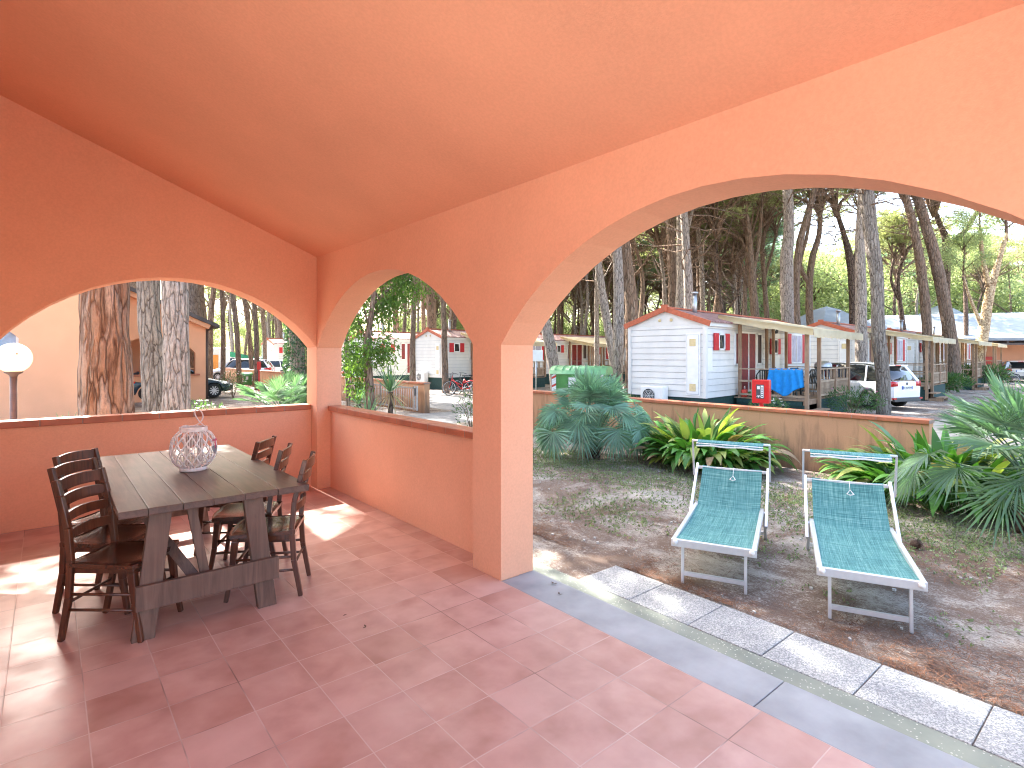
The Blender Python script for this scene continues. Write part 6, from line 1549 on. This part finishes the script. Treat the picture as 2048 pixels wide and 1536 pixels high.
# towel over the left rail, hanging in folds on both sides
mb = MB(); rl_ = MH1.to_3x3(); nx, ny = 44, 30
xr = 1.93
for i in range(nx + 1):
    for j in range(ny + 1):
        u = i / nx; v = j / ny; y = -1.12 - .95 * u
        low = 1.225 - (.62 + .28 * math.exp(-((u - .5) / .22) ** 2) - .10 * u + .03 * math.sin(u * 9)) * 1.0
        back = .45
        Lf = 1.225 - low; s_ = v * (Lf + back) - back   # negative = behind
        fold = .030 * math.sin(u * 30 + 2 * noise.noise((u * 3, v * 2, 0))) * min(1, abs(s_) * 3)
        if s_ < 0: x, z = xr + .055 + fold * .5, 1.225 + s_
        else:
            x, z = xr - .055 - fold - .03 * s_, 1.225 - s_
            y += .16 * (u - .5) * -s_ * 1.2
        if abs(s_) < .05: x = xr - .055 * (s_ / .05); z = 1.228
        p = MH1 @ Vector((x, y, z)); mb.v.append(tuple(p))
for i in range(nx):
    for j in range(ny): a = i * (ny + 1) + j; mb.f.append((a, a + 1, a + ny + 2, a + ny + 1)); mb.m.append(0); mb.sm.append(True)
c0 = Vector(mb.v[0]); mb.v = [tuple(Vector(v) - c0) for v in mb.v]
o = mb.obj('beach_towel', 'blue_towel', loc=c0); sd = o.modifiers.new('s', 'SOLIDIFY'); sd.thickness = .006; tag(o, 'big bright blue towel draped over the deck rail', 'towel')
# barbecue, bucket, ball
t = empty('barbecue', MH1 @ Vector((4.9, -1.75, .30)), .2, 'grey barbecue with domed lid on the nearest deck rail side', 'barbecue')
mb = MB(); mb.lathe([(0, .80), (.22, .82), (.27, .92), (.26, .94), (0, .94)], 18); mb.obj('bowl', 'dark_grey', t)
mb = MB(); mb.lathe([(.27, .945), (.26, 1.03), (.18, 1.12), (0, 1.15)], 18); mb.obj('lid', 'galvanised', t)
for a in (0, 2.1, 4.2): mb = MB(); mb.tube([(.2 * math.cos(a), .2 * math.sin(a), .84), (.3 * math.cos(a), .3 * math.sin(a), 0)], .015, 6); mb.obj('leg', 'galvanised', t)
t = empty('bucket', MH1 @ Vector((2.3, -.5, .30)), 0, 'small green bucket on the deck left of the red cabinet', 'bucket')
mb = MB(); mb.lathe([(0, 0), (.13, 0), (.18, .16), (.165, .16), (.12, .01)], 16); mb.obj('tub', 'bin_green', t)
mb = MB(); mb.tube([(.17 * math.cos(a * .314), 0, .16 + .1 * math.sin(a * .314)) for a in range(11)], .006, 5); mb.obj('handle', 'white_plastic', t)
t = empty('beach_bag', MH1 @ Vector((2.12, -.28, .30)), .3, 'small red bag on the deck beside the green bucket', 'bag')
mb = MB(); mb.box(-.14, .14, -.08, .08, 0, .24); mb.obj('bag_body', 'red_stripe', t, bevel=.04)
mb = MB(); mb.tube([(-.08, 0, .23), (-.06, 0, .34), (.06, 0, .34), (.08, 0, .23)], .008, 5); mb.obj('handle', 'white_plastic', t)

# ================================================================== GAZEBOS + RESTAURANT
def gazebo(u, d, w, z0, z1, rot, label):
    q = P(u, 0, d, z=GZ); t = empty('gazebo', q, rot, label, 'gazebo', 'pavilions with blue grey roofs beyond the homes')
    mb = MB(); h = w / 2; n = 6; pts = [(h * math.cos(k * 1.0472), h * math.sin(k * 1.0472), z0 - GZ) for k in range(n)]
    inn = [(x * .28, y * .28, (z0 + (z1 - z0) * .82) - GZ) for x, y, z in pts]
    top = (0, 0, z1 - GZ); low = [(x, y, z - .14) for x, y, z in pts]
    mb.add(pts + inn + [top] + low, [(k, (k + 1) % n, n + (k + 1) % n, n + k) for k in range(n)] + [(n + k, n + (k + 1) % n, 2 * n) for k in range(n)] + [(2 * n + 1 + k, 2 * n + 1 + (k + 1) % n, (k + 1) % n, k) for k in range(n)])
    mb.obj('roof', 'canopy_blue', t)
    mb = MB()
    for k in range(n):
        a, b = Vector(pts[k]), Vector(pts[(k + 1) % n]); mb.beam(a * .94 + Vector((0, 0, .0)) - Vector((0, 0, .25)), b * .94 - Vector((0, 0, .25)), .12, .22)
    mb.obj('roof_beams', 'terracotta_trim', t)
    for k in range(n):
        x, y, z = pts[k]; mb = MB(); mb.beam((x * .88, y * .88, -.1), (x * .88, y * .88, z - .3), .16, .16); mb.obj('post', 'deck_rail', t)
gazebo(1653, 44, 7.4, 3.75, 5.45, .3, 'blue grey pointed pavilion roof above the cream awning')
gazebo(1765, 49, 6.6, 3.45, 5.1, .1, 'second blue grey pavilion roof right of the dark leaning trunk')
gazebo(1590, 52, 5.0, 3.9, 5.0, .7, 'far blue grey pavilion peeking left of the pointed roof')
gazebo(1880, 60, 10, 4.2, 7.0, .2, 'large pale pavilion roof behind the leaves near the restaurant')
rc = P(2010, 0, 47, z=GZ); rrot = -R(62); rs_ = empty('restaurant', rc, rrot, 'orange restaurant building under a wide grey roof on the far right', 'building')
def rl2(x, y, z): return (x, y, z)
mb = MB(); mb.box(-10, 16, 0, .3, 0, 3.2); mb.box(-10, -9.7, .3, 9, 0, 3.2); mb.obj('wall', 'stucco', rs_)
mb = MB()
a = [(-13, -3.2, 3.25), (18, -3.2, 3.25), (18, 10, 3.25), (-13, 10, 3.25)]; b = [(-8, 2.6, 5.6), (16, 2.6, 5.6), (16, 4.2, 5.6), (-8, 4.2, 5.6)]
mb.add(a + b + [(x, y, z - .2) for x, y, z in a], [(0, 1, 5, 4), (1, 2, 6, 5), (2, 3, 7, 6), (3, 0, 4, 7), (4, 5, 6, 7), (8, 9, 1, 0), (9, 10, 2, 1), (10, 11, 3, 2), (11, 8, 0, 3), (11, 10, 9, 8)]); mb.obj('roof', 'canopy_blue', rs_)
mb = MB()
for k in range(29): mb.box(-12.5 + k * 1.05, -12.4 + k * 1.05, -3.1, .0, 2.86, 3.02)
mb.box(-9.2, 17.6, -3.0, -2.9, 2.7, 2.86); mb.obj('rafters', 'roof_dark', rs_)
mb = MB(); mb.box(-4.4, -3.4, -.06, -.003, .02, 2.3); d_ = mb.obj('door', 'white_paint', rs_); mb = MB(); mb.tube([(-3.5, -.08, 1.1), (-3.5, -.16, 1.1), (-3.62, -.16, 1.1)], .015, 6); mb.obj('handle', 'dark_grey', d_)
mb = MB(); mb.box(-2.1, -1.7, -.12, -.003, .02, 2.3); mb.obj('door_panel', 'white_paint', rs_)
t = empty('fire_cabinet', rs_.matrix_world @ Vector((0, 0, 0)) if False else (Matrix.Translation(rc) @ Matrix.Rotation(rrot, 4, 'Z')) @ Vector((-1.1, -.2, 1.0)), rrot, 'small red cabinet on the restaurant wall beside the white door', 'cabinet')
mb = MB(); mb.box(-.35, .35, -.1, .19, 0, .75); mb.obj('cabinet_body', 'red_paint', t, bevel=.02); mb = MB(); mb.box(-.25, .25, -.115, -.102, .15, .6); mb.obj('cabinet_door', 'red_stripe', t)
t = empty('fire_extinguisher', (Matrix.Translation(rc) @ Matrix.Rotation(rrot, 4, 'Z')) @ Vector((1.6, -.14, 1.45)), rrot, 'fire extinguisher under its small sign on the restaurant wall', 'fire extinguisher')
mb = MB(); mb.tube([(0, 0, 0), (0, 0, .42), (0, 0, .5)], [.10, .10, .03], 12); mb.obj('cylinder', 'red_paint', t); mb = MB(); mb.box(-.05, .05, -.115, -.09, .12, .32); mb.obj('badge', 'aspid_yellow', t)
mb = MB(); mb.box(-.12, .12, .11, .13, .85, 1.15); mb.obj('sign', 'white_paint', t)
